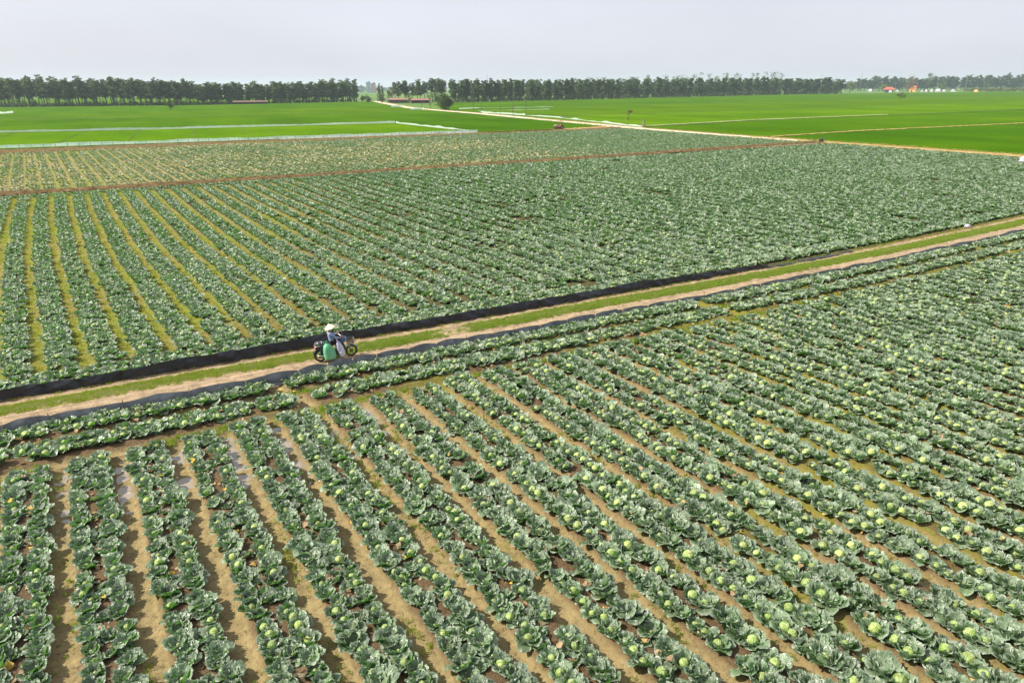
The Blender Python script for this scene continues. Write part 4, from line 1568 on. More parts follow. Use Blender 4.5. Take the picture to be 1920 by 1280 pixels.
js('hem', (.475, 0, .80), (.165, .125)); js('wai', (.44, 0, .95), (.150, .12), 'hem'); js('che', (.405, 0, 1.12), (.16, .125), 'wai'); js('sho', (.40, 0, 1.23), (.115, .105), 'che'); js('col', (.415, 0, 1.305), .068, 'sho')
for s in (-1, 1):
    k = str(s)
    js('as' + k, (.40, .16 * s, 1.22), .072, 'sho')
    js('am' + k, (.50, .205 * s, 1.115), .060, 'as' + k)
    js('ae' + k, (.60, .24 * s, 1.025), .056, 'am' + k)
    js('aw' + k, (.77, .285 * s, 1.032), .042, 'ae' + k)
skin_body('shirt', sv, se, sr, M_SHIRT, per, 0, 2)
tv = [(.47, 0, .80)]
tr_ = [(.15, .11)]
te = []
for s in (-1, 1):
    b0 = len(tv)
    tv += [(.50, .11 * s, .785), (.66, .145 * s, .755), (.81, .165 * s, .705)]
    tr_ += [.100, .088, .074]
    te += [(0, b0), (b0, b0 + 1), (b0 + 1, b0 + 2)]
skin_body('trousers', tv, te, tr_, M_TROUS, per, 0, 2)
for s in (-1, 1):
    skin_body('trouser_leg', [(.78, .165 * s, .73), (.79, .168 * s, .62), (.75, .17 * s, .50), (.705, .17 * s, .37)], [(0, 1), (1, 2), (2, 3)], [.078, .078, .068, .056], M_MAROON, per, 0, 2)
    b = MB()
    b.ell((.775, .18 * s, .275), (.125, .045, .035))
    b.ell((.70, .175 * s, .30), (.05, .042, .045))
    b.build('shoe', M_BLACK, per)
# conical hat, tipped back a little
b = MB()
rot = Euler((0, R(-13), 0)).to_matrix()
prof = [(.002, .175), (.03, .155), (.115, .078), (.20, .008), (.225, -.018), (.222, -.024), (.195, .002), (.11, .070), (.02, .145)]
b.lathe((0, 0, 0), (0, 0, 1), prof, 36)
for k in range(1, 9):                                     # stitched rings
    r_ = .025 + .024 * k
    z_ = np.interp(r_, [.002, .03, .115, .20, .225], [.175, .155, .078, .008, -.018]) + .0015
    b.lathe((0, 0, 0), (0, 0, 1), [(r_ - .003, z_), (r_, z_ + .002), (r_ + .003, z_ - .003)], 36)
b.v = [tuple(rot @ Vector(p) + Vector((.44, 0, 1.455))) for p in b.v]
b.build('conical_hat', M_HAT, per)
b = MB()
b.tube([(.44 + .07 * math.cos(a) * .2, .088 * math.cos(a), 1.45 - .12 * abs(math.sin(a))) for a in np.linspace(0, math.pi, 9)], .005, 5)
b.build('chin_strap', M_HAIR, per)

motorbike((117.0, 67.9, .12), R(8), 'small dark motorbike parked where the brown bank meets the tan road', M_BLACK, M_BLACK)

# ------------------------------------------------------------------ tractor beside the far bank
M_MUDRED = noise_mat('muddy_red_paint', [(.35, (.36, .22, .12)), (.55, (.30, .12, .07)), (.7, (.42, .30, .18))], 4, bmp=.1)
M_MUDDY = noise_mat('muddy_cream_paint', [(.35, (.40, .29, .17)), (.7, (.58, .48, .32))], 4, bmp=.1)
tr = tag(empty('tractor', (99.9, 137.6, .1), R(176)), 'small muddy red and cream tractor with a tall roll bar on the far brown bank', 'tractor')
b = MB()
b.box((.75, 0, .95), (1.15, .56, .5), None, .82, bev=.3)
b.ell((1.28, 0, .96), (.22, .27, .26))
b.build('hood', M_MUDDY, tr)
b = MB()
b.box((.25, 0, .62), (1.9, .36, .3), None, .95)
b.box((-.45, 0, .72), (.6, .5, .34))
b.build('chassis', M_MUDRED, tr)
for x, y, r_, wd in ((1.0, .48, .33, .2), (1.0, -.48, .33, .2), (-.5, .55, .55, .32), (-.5, -.55, .55, .32)):
    wq = empty('wheel', (x, y, r_)); wq.parent = tr
    b = MB()
    b.lathe((0, 0, 0), (0, 1, 0), [(r_ * .58, -wd / 2), (r_ * .9, -wd / 2), (r_, -wd * .3), (r_, wd * .3), (r_ * .9, wd / 2), (r_ * .58, wd / 2)], 24, closed=True)
    for k in range(14):
        a = k * math.pi / 7
        b.box((r_ * math.cos(a), 0, r_ * math.sin(a)), (.06, wd * .95, .05), Euler((0, -a, 0)).to_matrix())
    b.build('tyre', M_TYRE, wq)
    b = MB()
    b.lathe((0, 0, 0), (0, 1, 0), [(.001, -.03), (r_ * .3, -.04), (r_ * .58, -wd * .4), (r_ * .58, wd * .4), (r_ * .3, .04), (.001, .03)], 20)
    b.build('rim', M_MUDRED, wq)
for s in (-1, 1):
    b = MB()
    V, F = [], []
    for i in range(10):
        a = R(10 + 14 * i)
        for y in (-.2, .2):
            V.append((-.5 + .64 * math.cos(a), .55 * s + y, .55 + .64 * math.sin(a)))
    for i in range(9):
        F.append((i * 2, i * 2 + 1, i * 2 + 3, i * 2 + 2))
    b.add(V, F)
    b.build('fender', M_MUDRED, tr)
b = MB()
b.box((-.45, 0, 1.05), (.42, .44, .12), bev=.3)
b.box((-.66, 0, 1.28), (.10, .42, .4), Euler((0, -.2, 0)).to_matrix(), bev=.3)
b.build('seat', M_SEAT, tr)
b = MB()
b.tube([(.22, 0, 1.0), (-.02, 0, 1.33)], .025, 6)
b.tube([(-.02 + .16 * .6 * math.cos(a), .17 * math.sin(a), 1.33 + .16 * .7 * math.cos(a)) for a in np.linspace(0, 2 * math.pi, 17)], .016, 6)
b.build('steering_wheel', M_BLACK, tr)
b = MB()
b.tube([(-.75, -.5, .7), (-.80, -.5, 1.9), (-.78, -.4, 2.16), (-.78, .4, 2.16), (-.80, .5, 1.9), (-.75, .5, .7)], .045, 8)
b.build('roll_bar', M_MUDRED, tr)
b = MB()
b.box((-.25, 0, 2.14), (1.1, .95, .06), Euler((0, .05, 0)).to_matrix())
b.build('canopy', M_MUDRED, tr)
b = MB()
b.tube([(.7, .16, 1.15), (.7, .16, 1.65), (.66, .16, 1.72)], [.035, .03, .03], 8)
b.build('exhaust', M_ENG, tr)
b = MB()
b.box((-1.35, 0, .35), (.5, 1.25, .3), None, .8, bev=.3)
b.tube([(-.75, .25, .6), (-1.3, .4, .5)], .04, 6)
b.tube([(-.75, -.25, .6), (-1.3, -.4, .5)], .04, 6)
b.build('rear_tiller', M_MUDRED, tr)

# ------------------------------------------------------------------ litter by the track, post and heap by the road
def crumpled(name, loc, size, label, mat, cat, seed):
    b = MB()
    b.ell((0, 0, size[2] * .8), size, None, 18, 12, .28, seed)
    rr = random.Random(seed)
    b.v = [(x + rr.uniform(-.06, .06) * size[0], y + rr.uniform(-.06, .06) * size[1], max(0, z + rr.uniform(-.1, .1) * size[2])) for x, y, z in b.v]
    for k in range(4):
        a = rr.uniform(0, 6.28)
        b.ell((size[0] * .6 * math.cos(a), size[1] * .6 * math.sin(a), size[2] * .5), (size[0] * .5, size[1] * .4, size[2] * .5), None, 10, 7, .3, seed + k)
    o = b.build(name, mat)
    o.location = loc
    return tag(o, label, cat)


p = P(1813, 428)
crumpled('plastic_bag', (p.x, p.y, .05), (.26, .17, .15), 'crumpled white plastic bag dropped on the track verge at the cabbage edge', M_SACKW, 'bag', 21)
p = P(1917, 306)
crumpled('plastic_bag', (p.x, p.y, .1), (.7, .45, .45), 'large white plastic bag lying where the tan road meets the cabbages', M_SACKW, 'bag', 22)
M_CONC = noise_mat('rough_concrete', [(.3, (.17, .13, .10)), (.7, (.34, .27, .21))], 5)
b = MB()
b.box((0, 0, .95), (.42, .42, 1.9), None, .94, bev=.08)
b.box((0, 0, .06), (.62, .62, .14), bev=.1)
o = b.build('concrete_post', M_CONC)
o.location = (127.9, 136.2, 0)
tag(o, 'squat brown concrete post at the roadside where two bunds meet', 'post')

# ------------------------------------------------------------------ trees
def leaf_cloud(rs, centres, radii, n, size, fl=.55):
    """many small leaf-sprays spread through the clumps of a crown"""
    k = rs.choice(len(centres), n, p=np.array(radii) ** 2 / np.sum(np.array(radii) ** 2))
    d = rs.normal(0, 1, (n, 3))
    d /= np.linalg.norm(d, axis=1)[:, None]
    rad = np.array(radii)[k] * rs.uniform(.25, 1.0, n) ** .5
    c = np.array(centres)[k] + d * rad[:, None] * np.array([1, 1, .85])
    u = rs.normal(0, 1, (n, 3)); u /= np.linalg.norm(u, axis=1)[:, None]
    v = np.cross(u, rs.normal(0, 1, (n, 3))); v /= np.linalg.norm(v, axis=1)[:, None]
    s = size * rs.uniform(.6, 1.3, n)[:, None]
    q = [c - u * s - v * s * fl * .3, c + v * s * fl, c + u * s - v * s * fl * .2, c - v * s * fl]
    V = np.stack(q, 1).reshape(-1, 3)
    F = np.arange(n * 4).reshape(n, 4)
    return V, F


def limb(b, p0, p1, r0, r1, bend=.1, seed=0):
    rr = random.Random(seed)
    p0, p1 = Vector(p0), Vector(p1)
    L = (p1 - p0).length
    pts, rd = [], []
    for i in range(6):
        t = i / 5
        q = p0.lerp(p1, t) + Vector((rr.uniform(-1, 1), rr.uniform(-1, 1), 0)) * bend * L * .25 * math.sin(math.pi * t)
        pts.append(q); rd.append(r0 + (r1 - r0) * t)
    b.tube(pts, rd, 6)


def euc_proto(seed, w, low, n=420, size=.40):
    """slim plantation eucalyptus, one unit = 1 m, 16 m tall; crown from low to the top"""
    rs = np.random.default_rng(seed)
    H = 16.0
    cs, rd = [], []
    m_ = 13
    for i in range(m_):
        t = i / (m_ - 1)
        z = H * (low + (.955 - low) * t)
        ww = w * math.sin(math.pi * (.2 + .66 * t)) ** .6
        a = rs.uniform(0, 6.28)
        cs.append((ww * .45 * math.cos(a) * rs.uniform(.3, 1.1), ww * .45 * math.sin(a) * rs.uniform(.3, 1.1), z))
        rd.append(max(.5, ww * rs.uniform(.48, .75)))
    V, F = leaf_cloud(rs, cs, rd, n, size)
    crown = mesh_np('crown', V, F, M_EUC, link=False)
    b = MB()
    limb(b, (0, 0, 0), (rs.uniform(-.3, .3), rs.uniform(-.3, .3), H * .93), .17, .04, .05, seed)
    for i in range(7):
        c = cs[rs.integers(0, m_)]
        z0 = max(H * (low - .06), c[2] - rs.uniform(1.0, 2.0))
        limb(b, (0, 0, z0), c, .05, .02, .2, seed * 10 + i)
    return crown.data, b.build('trunk', M_BARK, link=False).data


EUC = [euc_proto(600 + i, 1.6 + .14 * i, (.40, .33, .43, .37, .30)[i], 700) for i in range(5)]
EUCL = [euc_proto(640 + i, 1.5 + .1 * i, (.24, .30, .20)[i], 800) for i in range(3)]          # leafy almost to the ground


def place_tree(protos, p, h, wscale, label, group, name='eucalyptus_tree', kind=None):
    cm, tm = protos[int(rng.integers(0, len(protos)))] if kind is None else protos[kind]
    e = tag(empty(name, (p[0], p[1], -.4), rng.uniform(0, 6.28)), label, 'tree', group)
    s = h / 16.0
    e.scale = (s * wscale, s * wscale, s)
    for nm, d in (('trunk', tm), ('crown', cm)):
        o = bpy.data.objects.new(nm, d)
        COL.objects.link(o)
        o.parent = e
    return e


def treeline(x0, x1, step, base, top, rows, protos, label, group, wsc=1.0, jit=.35, topvar=2.5, name='eucalyptus_tree'):
    """trees along a base line given in pixels; rows: distances behind the first row"""
    bx, by = zip(*base)
    tx, ty = zip(*top)
    for ri, back in enumerate(rows):
        xs_ = np.arange(x0 + step * .5 * (ri % 2), x1, step)
        for n_, x in enumerate(xs_):
            x = x + rng.normal(0, step * jit)
            p = P(x, np.interp(x, bx, by))
            dirv = Vector((p.x - CAM.x, p.y - CAM.y, 0)).normalized()
            p = p + dirv * (back + rng.normal(0, 2))
            d = depth(p)
            u, v, _ = proj(p.x, p.y, 0)
            h = (v - np.interp(x, tx, ty) - rng.normal(0, topvar)) * d / F_PX / .96
            place_tree(protos, p, h, wsc * rng.uniform(.85, 1.2) * (16 / h) * d / 470,
                       label % (ordinal(n_ + 1), ('front', 'middle', 'rear')[ri if len(rows) > 2 or ri == 0 else 2]), group, name)


treeline(-22, 368, 11.0, [(-30, 200.5), (0, 200), (370, 197)], [(-30, 154), (0, 153), (120, 153), (240, 155), (370, 157)], (0, 8, 18), EUC,
         'bare stemmed eucalyptus, %s from the left in the %s row of the leftmost belt', 'eucalyptus belt with light showing between the trunks', 2.0, .32, 3.6)
treeline(374, 668, 10.0, [(370, 197), (520, 193), (670, 190.5)], [(370, 162), (440, 162), (500, 159), (600, 158), (670, 156)], (0, 8, 16), EUCL + EUC[4:],
         'dense eucalyptus, %s from the left in the %s row of the middle belt', 'denser eucalyptus belt left of the gap', 1.9, .32, 3.0)
treeline(740, 850, 8.5, [(735, 191), (850, 191)], [(735, 156), (770, 153), (800, 152), (850, 151)], (0,), EUC[1:4],
         'rounded slim eucalyptus, %s from the gap in the %s row behind the red roofed sheds', 'eucalyptus behind the red roofed sheds', 1.9, .35, 2.5)
treeline(855, 1574, 9.2, [(850, 191.5), (1080, 187), (1300, 181), (1574, 175.5)], [(850, 152), (1000, 152), (1150, 150), (1300, 149), (1574, 149.5)], (0,), EUCL,
         'densely planted eucalyptus, %s from the left in the %s row of the long wood', 'front row of the long wood', 1.8, .3, 1.3)

place_tree([EUC[1]], P(712, 191), 15, 1.1, 'lone tall eucalyptus beside the gap, the taller of two', 'pair by the gap')
place_tree([EUC[4]], P(718, 191.5), 12.8, 1.1, 'lone eucalyptus beside the gap, the shorter of two', 'pair by the gap')


def far_wood():
    """the mass of the plantation behind its front row, and the woods beyond"""
    Vs, Fs, c = [], [], 0
    rs = np.random.default_rng(77)

    def one(p, h, wd, n, low, size):
        nonlocal c
        cs, rd = [], []
        for i in range(7):
            t = i / 6
            cs.append((p[0] + rs.normal(0, wd * .25), p[1] + rs.normal(0, wd * .25), h * (low + (.95 - low) * t) - .4))
            rd.append(wd * math.sin(math.pi * (.2 + .68 * t)) * rs.uniform(.5, .8))
        V, F = leaf_cloud(rs, cs, rd, n, size)
        Vs.append(V); Fs.append(F + c); c += len(V)
    for back in (14, 30, 50, 75):
        for x in np.arange(852, 1576, 10.5):
            x = x + rs.normal(0, 3)
            p = P(x, np.interp(x, [850, 1080, 1300, 1574], [191.5, 187, 181, 175.5]))
            dv = Vector((p.x - CAM.x, p.y - CAM.y, 0)).normalized()
            p = p + dv * back
            d = depth(p)
            v = proj(p.x, p.y, 0)[1]
            h = (v - np.interp(x, [850, 1150, 1574], [153, 151, 150.5]) - rs.normal(0, 1.2)) * d / F_PX
            one(p, h, 3.0 * d / 600, 330, .08, .75 * d / 600)
    for x in np.arange(1040, 1580, 6):                                 # far hazy woods, low
        d = 1900 + rs.uniform(-150, 250)
        pass
    for x in np.concatenate([np.arange(640, 780, 5), np.arange(1560, 1960, 5)]):
        d = 2300 + rs.uniform(-250, 500)
        g = P(x, 175)
        dv = Vector((g.x - CAM.x, g.y - CAM.y, 0)).normalized()
        p = Vector((CAM.x, CAM.y, 0)) + dv * d
        one(p, rs.uniform(9, 15) * (1.6 if x > 1500 else 1.0), 9, 70, .05, 2.4)
    o = mesh_np('distant_wood', np.concatenate(Vs), np.concatenate(Fs), M_EUCD)
    tag(o, 'deep dark mass of the long wood and hazy woods beyond', kind='stuff')


far_wood()


def shrub_mass(name, label, spots, mat, size, per):
    rs = np.random.default_rng(hash(len(spots)) % 999)
    Vs, Fs, c = [], [], 0
    for p, h, wd in spots:
        cs = [(p[0] + rs.normal(0, wd * .4), p[1] + rs.normal(0, wd * .4), -.4 + h * rs.uniform(.2, .85)) for _ in range(4)]
        V, F = leaf_cloud(rs, cs, [wd * rs.uniform(.35, .6) for _ in range(4)], per, size)
        V[:, 2] = np.abs(V[:, 2] + .4) - .4
        Vs.append(V); Fs.append(F + c); c += len(V)
    return tag(mesh_np(name, np.concatenate(Vs), np.concatenate(Fs), mat), label, kind='stuff')


sp = []
for x in np.arange(-25, 668, 3.2):
    p = P(x + rng.normal(0, 1), np.interp(x, [-30, 370, 520, 670], [200.5, 197, 193, 190.5]))
    sp.append((p, rng.uniform(1.5, 3.6) * (1.9 if rng.random() < .18 else 1), rng.uniform(1.8, 3.2)))
for x in np.arange(855, 1576, 3.0):
    p = P(x + rng.normal(0, 1), np.interp(x, [850, 1080, 1300, 1574], [191.7, 187.2, 181.2, 175.7]))
    sp.append((p, rng.uniform(2.0, 5.0) * depth(p) / 600, 3.0 * depth(p) / 700))
shrub_mass('undergrowth', 'dark undergrowth along the feet of the eucalyptus belts and the long wood', sp, M_BUSH, .5, 46)


def round_tree(name, loc, h, wd, label, mat, seed, trunk_h=.3, n=900, size=.35, lean=0.0, cat='tree', group=None, clumps=12, flat=1.0):
    rs = np.random.default_rng(seed)
    e = tag(empty(name, (loc[0], loc[1], loc[2] if len(loc) > 2 else 0)), label, cat, group)
    cs, rd = [], []
    for i in range(clumps):
        a = rs.uniform(0, 6.28)
        t = rs.uniform(0, 1)
        z = h * (trunk_h + (1 - trunk_h) * (.12 + .72 * t))
        rr = wd * .5 * math.sin(math.pi * (.2 + .65 * t)) * rs.uniform(.2, .8)
        cs.append((rr * math.cos(a) + lean * z, rr * math.sin(a), z))
        rd.append(wd * rs.uniform(.14, .26) * flat)
    V, F = leaf_cloud(rs, cs, rd, n, size)
    mesh_np('crown', V, F, mat, e)
    b = MB()
    limb(b, (0, 0, -.4), (lean * h * .5, 0, h * .55), wd * .035 + .05, .06, .2, seed)
    for i in range(8):
        c = cs[i % clumps]
        limb(b, (lean * c[2] * .45, 0, max(.3, c[2] * .45)), c, .07, .02, .3, seed * 7 + i)
    b.build('trunk', M_TWIG, e)
    return e


q = P(835, 207.5)
round_tree('shade_tree', q, 8.6, 9.5, 'large round dark green tree standing alone at the roadside', M_BUSH, 801, .06, 2600, .33, clumps=26)
q = P(320, 206.5)
round_tree('field_tree', q, 4.6, 5.2, 'small leaning tree alone in the rice before the leftmost tree belt', M_BUSH, 802, .25, 420, .3, -.18, clumps=9)
q = P(1688, 186.5)
round_tree('field_tree', q, 6.2, 9.0, 'ragged broken tree with drooping limbs alone in the rice by the red pavilion', M_BUSH, 803, .25, 260, .45, .12, clumps=8, flat=.7)
q = P(1593, 173.5)
round_tree('roadside_tree', q, 17, 18, 'pale yellow green tree at the end of the long wood', M_YBUSH, 804, .25, 700, .9, clumps=16)
for k, (x, y, h, wd, lb) in enumerate(((680, 192, 5.5, 4.5, 'small dark bushy tree in the gap, the narrower of two'), (690, 192.5, 5.2, 7.0, 'small dark bushy tree in the gap, the wider of two'),
                                      (716, 193.5, 7.5, 9.0, 'leafy tree at the foot of the two tall eucalyptus'), (730, 192, 9.0, 6.5, 'bluish bushy tree next to the white end of the shed'),
                                      (768, 192.5, 6.0, 6.0, 'small green tree rising behind the red shed roof'), (806, 196, 8.0, 7.0, 'thin yellowish tree between the red sheds and the round tree'),
                                      (822, 196, 9.0, 9.0, 'grey green tree just behind the large round tree'))):
    round_tree('small_tree', P(x, y), h, wd, lb, M_YBUSH if k in (4, 5) else M_BUSH, 810 + k, .12, 420 if k != 5 else 130, .45, clumps=10)
q = P(733, 191)
round_tree('brown_tree', P(736, 189.5), 13, 8, 'brown half bare tree behind the white end of the shed', M_BROWNLEAF, 818, .3, 260, .45, clumps=9)
for k, (x, y, tp, wd, lb, mt) in enumerate(((1703, 172.5, 141, 22, 'tall brownish tree rising behind the orange shrine', M_BROWNLEAF), (1741, 172, 138, 15, 'tall narrow tree with a tuft of leaves at its top', M_BUSH),
                                           (1655, 172, 160, 14, 'low green tree left of the red pavilion', M_YBUSH), (1765, 172, 150, 24, 'broad dark tree beyond the pale tombs', M_BUSH), (1850, 170, 157, 18, 'dark bushy tree at the far end of the hedge', M_BUSH))):
    q = P(x, y)
    d = depth(q)
    round_tree('village_tree', q, (y - tp) * d / F_PX, wd, lb, mt, 830 + k, .15 if k != 1 else .3, 380, .9, clumps=12)
# spread trees of the far village wood
n_ = 0
for x in np.arange(1584, 1925, 4.6):
    n_ += 1
    x2 = x + rng.normal(0, 1.8)
    q = P(x2, np.interp(x2, [1580, 1920], [170.5, 168.8]))
    d = depth(q)
    tp = np.interp(x2, [1580, 1600, 1640, 1760, 1840, 1925], [155, 152, 146, 147, 144.5, 143]) + rng.normal(0, 1.8)
    v = proj(q.x, q.y, 0)[1]
    h = (v - tp) * d / F_PX
    place_tree(EUCL, q, h, 1.8 * rng.uniform(.8, 1.25) * 16 / h * d / 600, 'dark rounded tree, %s from the long wood in the village tree line' % ordinal(n_), 'village tree line', 'village_tree')
# thin taller trees behind the long wood
n_ = 0
for x in (1047, 1060, 1078, 1102, 1123, 1163, 1184, 1192, 1212, 1232, 1246, 1262, 1272, 1282, 1300, 1312, 1328, 1340, 1356, 1362, 1378, 1386, 1408, 1414, 1432, 1446, 1452, 1462):
    n_ += 1
    tp = np.interp(x, [1040, 1160, 1280, 1360, 1410, 1470], [148, 145, 141, 138, 136, 135]) + rng.normal(0, 1.8)
    q = P(x, np.interp(x, [1040, 1300, 1574], [184, 178.5, 174]))
    d = depth(q)
    h = (proj(q.x, q.y, 0)[1] - tp) * d / F_PX
    round_tree('tall_tree', (q.x, q.y, -.4), h, 9.0 * d / 800, 'thin tall tree, %s from the left of those rising behind the long wood' % ordinal(n_), M_EUC, 860 + n_, .62, 120, .62, clumps=7, group='tall trees behind the long wood')
# sapling by the road, bare trees and poles
q = P(1176, 236)
e = tag(empty('sapling', (q.x, q.y, 0)), 'thin sapling with a small top heavy crown at the roadside', 'tree')
b = MB()
b.tube([(0, 0, -.2), (.12, 0, 1.0), (.35, 0, 2.2), (.75, 0, 3.3), (1.2, 0, 4.0)], [.055, .05, .042, .035, .02], 6)
b.tube([(.35, 0, 2.2), (.2, 0, 3.0), (.5, .1, 3.9)], [.03, .025, .015], 5)
b.build('trunk', M_BARK, e)
rs = np.random.default_rng(9)
V, F = leaf_cloud(rs, [(.9, 0, 3.9), (.3, 0, 4.0), (1.5, 0, 4.0), (.35, .1, 3.2), (.2, 0, 2.1), (.6, 0, 4.2)], [.42, .45, .35, .33, .26, .4], 230, .16)
mesh_np('crown', V, F, M_BROWNLEAF, e)
b = MB()
V, F = leaf_cloud(rs, [(0, 0, .4), (.5, 0, .3)], [.45, .35], 260, .12)
tag(mesh_np('bush', V + np.array([126.9, 136.8, 0]), F, M_BUSH), 'low dark bush beside the concrete post', 'bush')


def bare_tree(x, y, h, label, seed, spread=.35, name='bare_tree'):
    rr = random.Random(seed)
    q = P(x, y)
    e = tag(empty(name, (q.x, q.y, 0)), label, 'tree')
    b = MB()
    top = (rr.uniform(-.1, .2) * h, rr.uniform(-.1, .1) * h, h)
    b.tube([(0, 0, -.2), (top[0] * .3, 0, h * .35), (top[0] * .6, top[1] * .5, h * .7), top], [.10, .08, .06, .025], 6)
    b.build('trunk', M_TWIG, e)
    for i in range(7):
        z = h * rr.uniform(.3, .75)
        a = rr.uniform(0, 6.28)
        L = h * rr.uniform(.2, spread)
        b = MB()
        b.tube([(top[0] * z / h, 0, z), (top[0] * z / h + L * .5 * math.cos(a), L * .5 * math.sin(a), z + L * .6), (top[0] * z / h + L * .7 * math.cos(a), L * .7 * math.sin(a), z + L * 1.3)], [.04, .03, .012], 5)
        b.build('branch', M_TWIG, e)
    return e


bare_tree(962, 217, 5.0, 'leafless forked tree leaning by the pale road', 1)
bare_tree(790, 206, 6.5, 'thin leafless tree at the roadside nearer the sheds', 2, .3)
bare_tree(808, 205, 5.5, 'leafless tree crowded against the large round tree', 3, .4)
for k, (x, y, y2, dx, lb) in enumerate(((985, 219, 173, 4, 'tall thin leaning pole right of the leafless forked tree'), (938, 215, 192, 0, 'upright thin pole left of the leafless forked tree'),
                                       (902, 209, 186, 1, 'thin pole midway from round tree to leafless forked tree'), (888, 207, 184, -1, 'thin pole just right of the large round tree'))):
    q = P(x, y)
    d = depth(q)
    h = (y - y2) * d / F_PX
    b = MB()
    b.tube([(0, 0, -.2), (dx * d / F_PX * .4, 0, h * .5), (dx * d / F_PX, 0, h)], [.10, .08, .05], 6)
    for i in range(2):
        b.tube([(0, 0, h * (.55 + .15 * i)), (.5 - i * .9, .1, h * (.62 + .15 * i))], [.035, .015], 5)
    o = b.build('wooden_pole', M_TWIG)
    o.location = q
    tag(o, lb, 'pole')

# ------------------------------------------------------------------ hedge and village
hg = tag(empty('hedge', P(1865, 172)), 'long yellowish green clipped hedge in front of the village trees', 'hedge')
hg.location = (0, 0, 0)
rs = np.random.default_rng(33)
Vs, Fs, c = [], [], 0
for x in np.arange(1808, 1945, 1.6):
    q = P(x, 172.0)
    cs = [(q.x + rs.normal(0, 1.5), q.y + rs.normal(0, 2), rs.uniform(.8, 5.0)) for _ in range(4)]
    V, F = leaf_cloud(rs, cs, [1.5] * 4, 60, .7)
    Vs.append(V); Fs.append(F + c); c += len(V)
mesh_np('foliage', np.concatenate(Vs), np.concatenate(Fs), M_YBUSH, hg)
b = MB()
for x in np.arange(1810, 1945, 9):
    q = P(x, 172.0)
    limb(b, (q.x, q.y, -.4), (q.x, q.y, 3), .12, .05, .1, int(x))
b.build('stem', M_TWIG, hg)

M_REDROOF = noise_mat('red_tile_roof', [(.3, (.36, .07, .045)), (.7, (.52, .14, .09))], 1.5)
M_RUST = noise_mat('faded_red_sheet', [(.3, (.22, .09, .075)), (.7, (.32, .17, .145))], .8)
M_WHITEW = noise_mat('whitewash', [(.3, (.28, .29, .29)), (.7, (.44, .44, .43))], 1.5)
M_ORANGE = noise_mat('orange_plaster', [(.3, (.62, .34, .10)), (.7, (.74, .46, .16))], 1.5)
M_BRICK = noise_mat('brick_wall', [(.3, (.13, .075, .058)), (.7, (.21, .135, .105))], 2)
M_PINK = noise_mat('pink_plaster', [(.3, (.52, .32, .31)), (.7, (.64, .42, .40))], .5)
M_GREYB = noise_mat('blue_grey_plaster', [(.3, (.34, .42, .52)), (.7, (.46, .53, .62))], .5)
M_DARK = plain('dark_opening', (.03, .03, .03), .6)
M_PWIN = plain('window_glass', (.06, .08, .10), .2, .5)


def bat(x, y):
    """place a building: position and yaw that turns its front to the camera"""
    q = P(x, y)
    return (q.x, q.y, -.4), math.atan2(q.y - CAM.y, q.x - CAM.x) - math.pi / 2, depth(q) / F_PX


def shed(x, y, wpx, hpx, label, roofm, wallm, dp=8):
    loc, rz, m_ = bat(x, y)
    w_, h_ = wpx * m_, hpx * m_
    e = tag(empty('farm_shed', loc, rz), label, 'shed')
    b = MB()
    b.box((0, dp * .4, h_ * .36), (w_ * .96, .25, h_ * .72), bev=.02)
    b.box((-w_ * .48, 0, h_ * .36), (.25, dp * .78, h_ * .72), bev=.02)
    b.box((w_ * .48, 0, h_ * .36), (.25, dp * .78, h_ * .72), bev=.02)
    b.build('wall', wallm, e)
    for i in range(int(w_ / 5) + 1):
        b = MB()
        b.box((-w_ * .47 + i * w_ * .94 / max(1, int(w_ / 5)), -dp * .42, h_ * .35), (.25, .25, h_ * .7), bev=.05)
        b.build('post', M_DARKWOOD, e)
    b = MB()
    V = [(-w_ / 2, -dp / 2, h_ * .68), (w_ / 2, -dp / 2, h_ * .68), (w_ / 2, 0, h_), (-w_ / 2, 0, h_), (w_ / 2, dp / 2, h_ * .7), (-w_ / 2, dp / 2, h_ * .7)]
    V2 = [(x_, y_, z_ - .18) for x_, y_, z_ in V]
    b.add(V + V2, [(0, 1, 2, 3), (3, 2, 4, 5), (7, 6, 9, 8), (8, 9, 11, 10), (0, 6, 7, 1), (4, 10, 11, 5), (1, 7, 8, 2), (2, 8, 10, 4), (0, 3, 9, 6), (3, 5, 11, 9)], False)
    b.build('roof', roofm, e)
    return e


shed(748, 192.3, 38, 8.5, 'long low shed with a faded red roof, nearer the gap', M_RUST, M_WHITEW)
shed(788, 192.5, 34, 8.0, 'second low red roofed shed, beside the round tree', M_RUST, M_BRICK)
loc, rz, m_ = bat(730.5, 192)
e = tag(empty('farm_hut', loc, rz), 'small white hut with pale roof at the end of the first red shed', 'hut')
b = MB(); b.box((0, 0, 1.4), (4.5, 5, 2.8), bev=.01); b.build('wall', M_WHITEW, e)
b = MB(); b.box((0, 0, 2.95), (5.2, 5.8, .25), Euler((.1, 0, 0)).to_matrix()); b.build('roof', M_WHITEW, e)
b = MB(); b.box((.3, -2.52, 1.0), (1.0, .1, 2.0), bev=.02); b.build('door', M_DARK, e)
shed(470, 195.2, 62, 7.0, 'very long brick shed under the trees of the middle belt', M_BRICK, M_BRICK, 7)


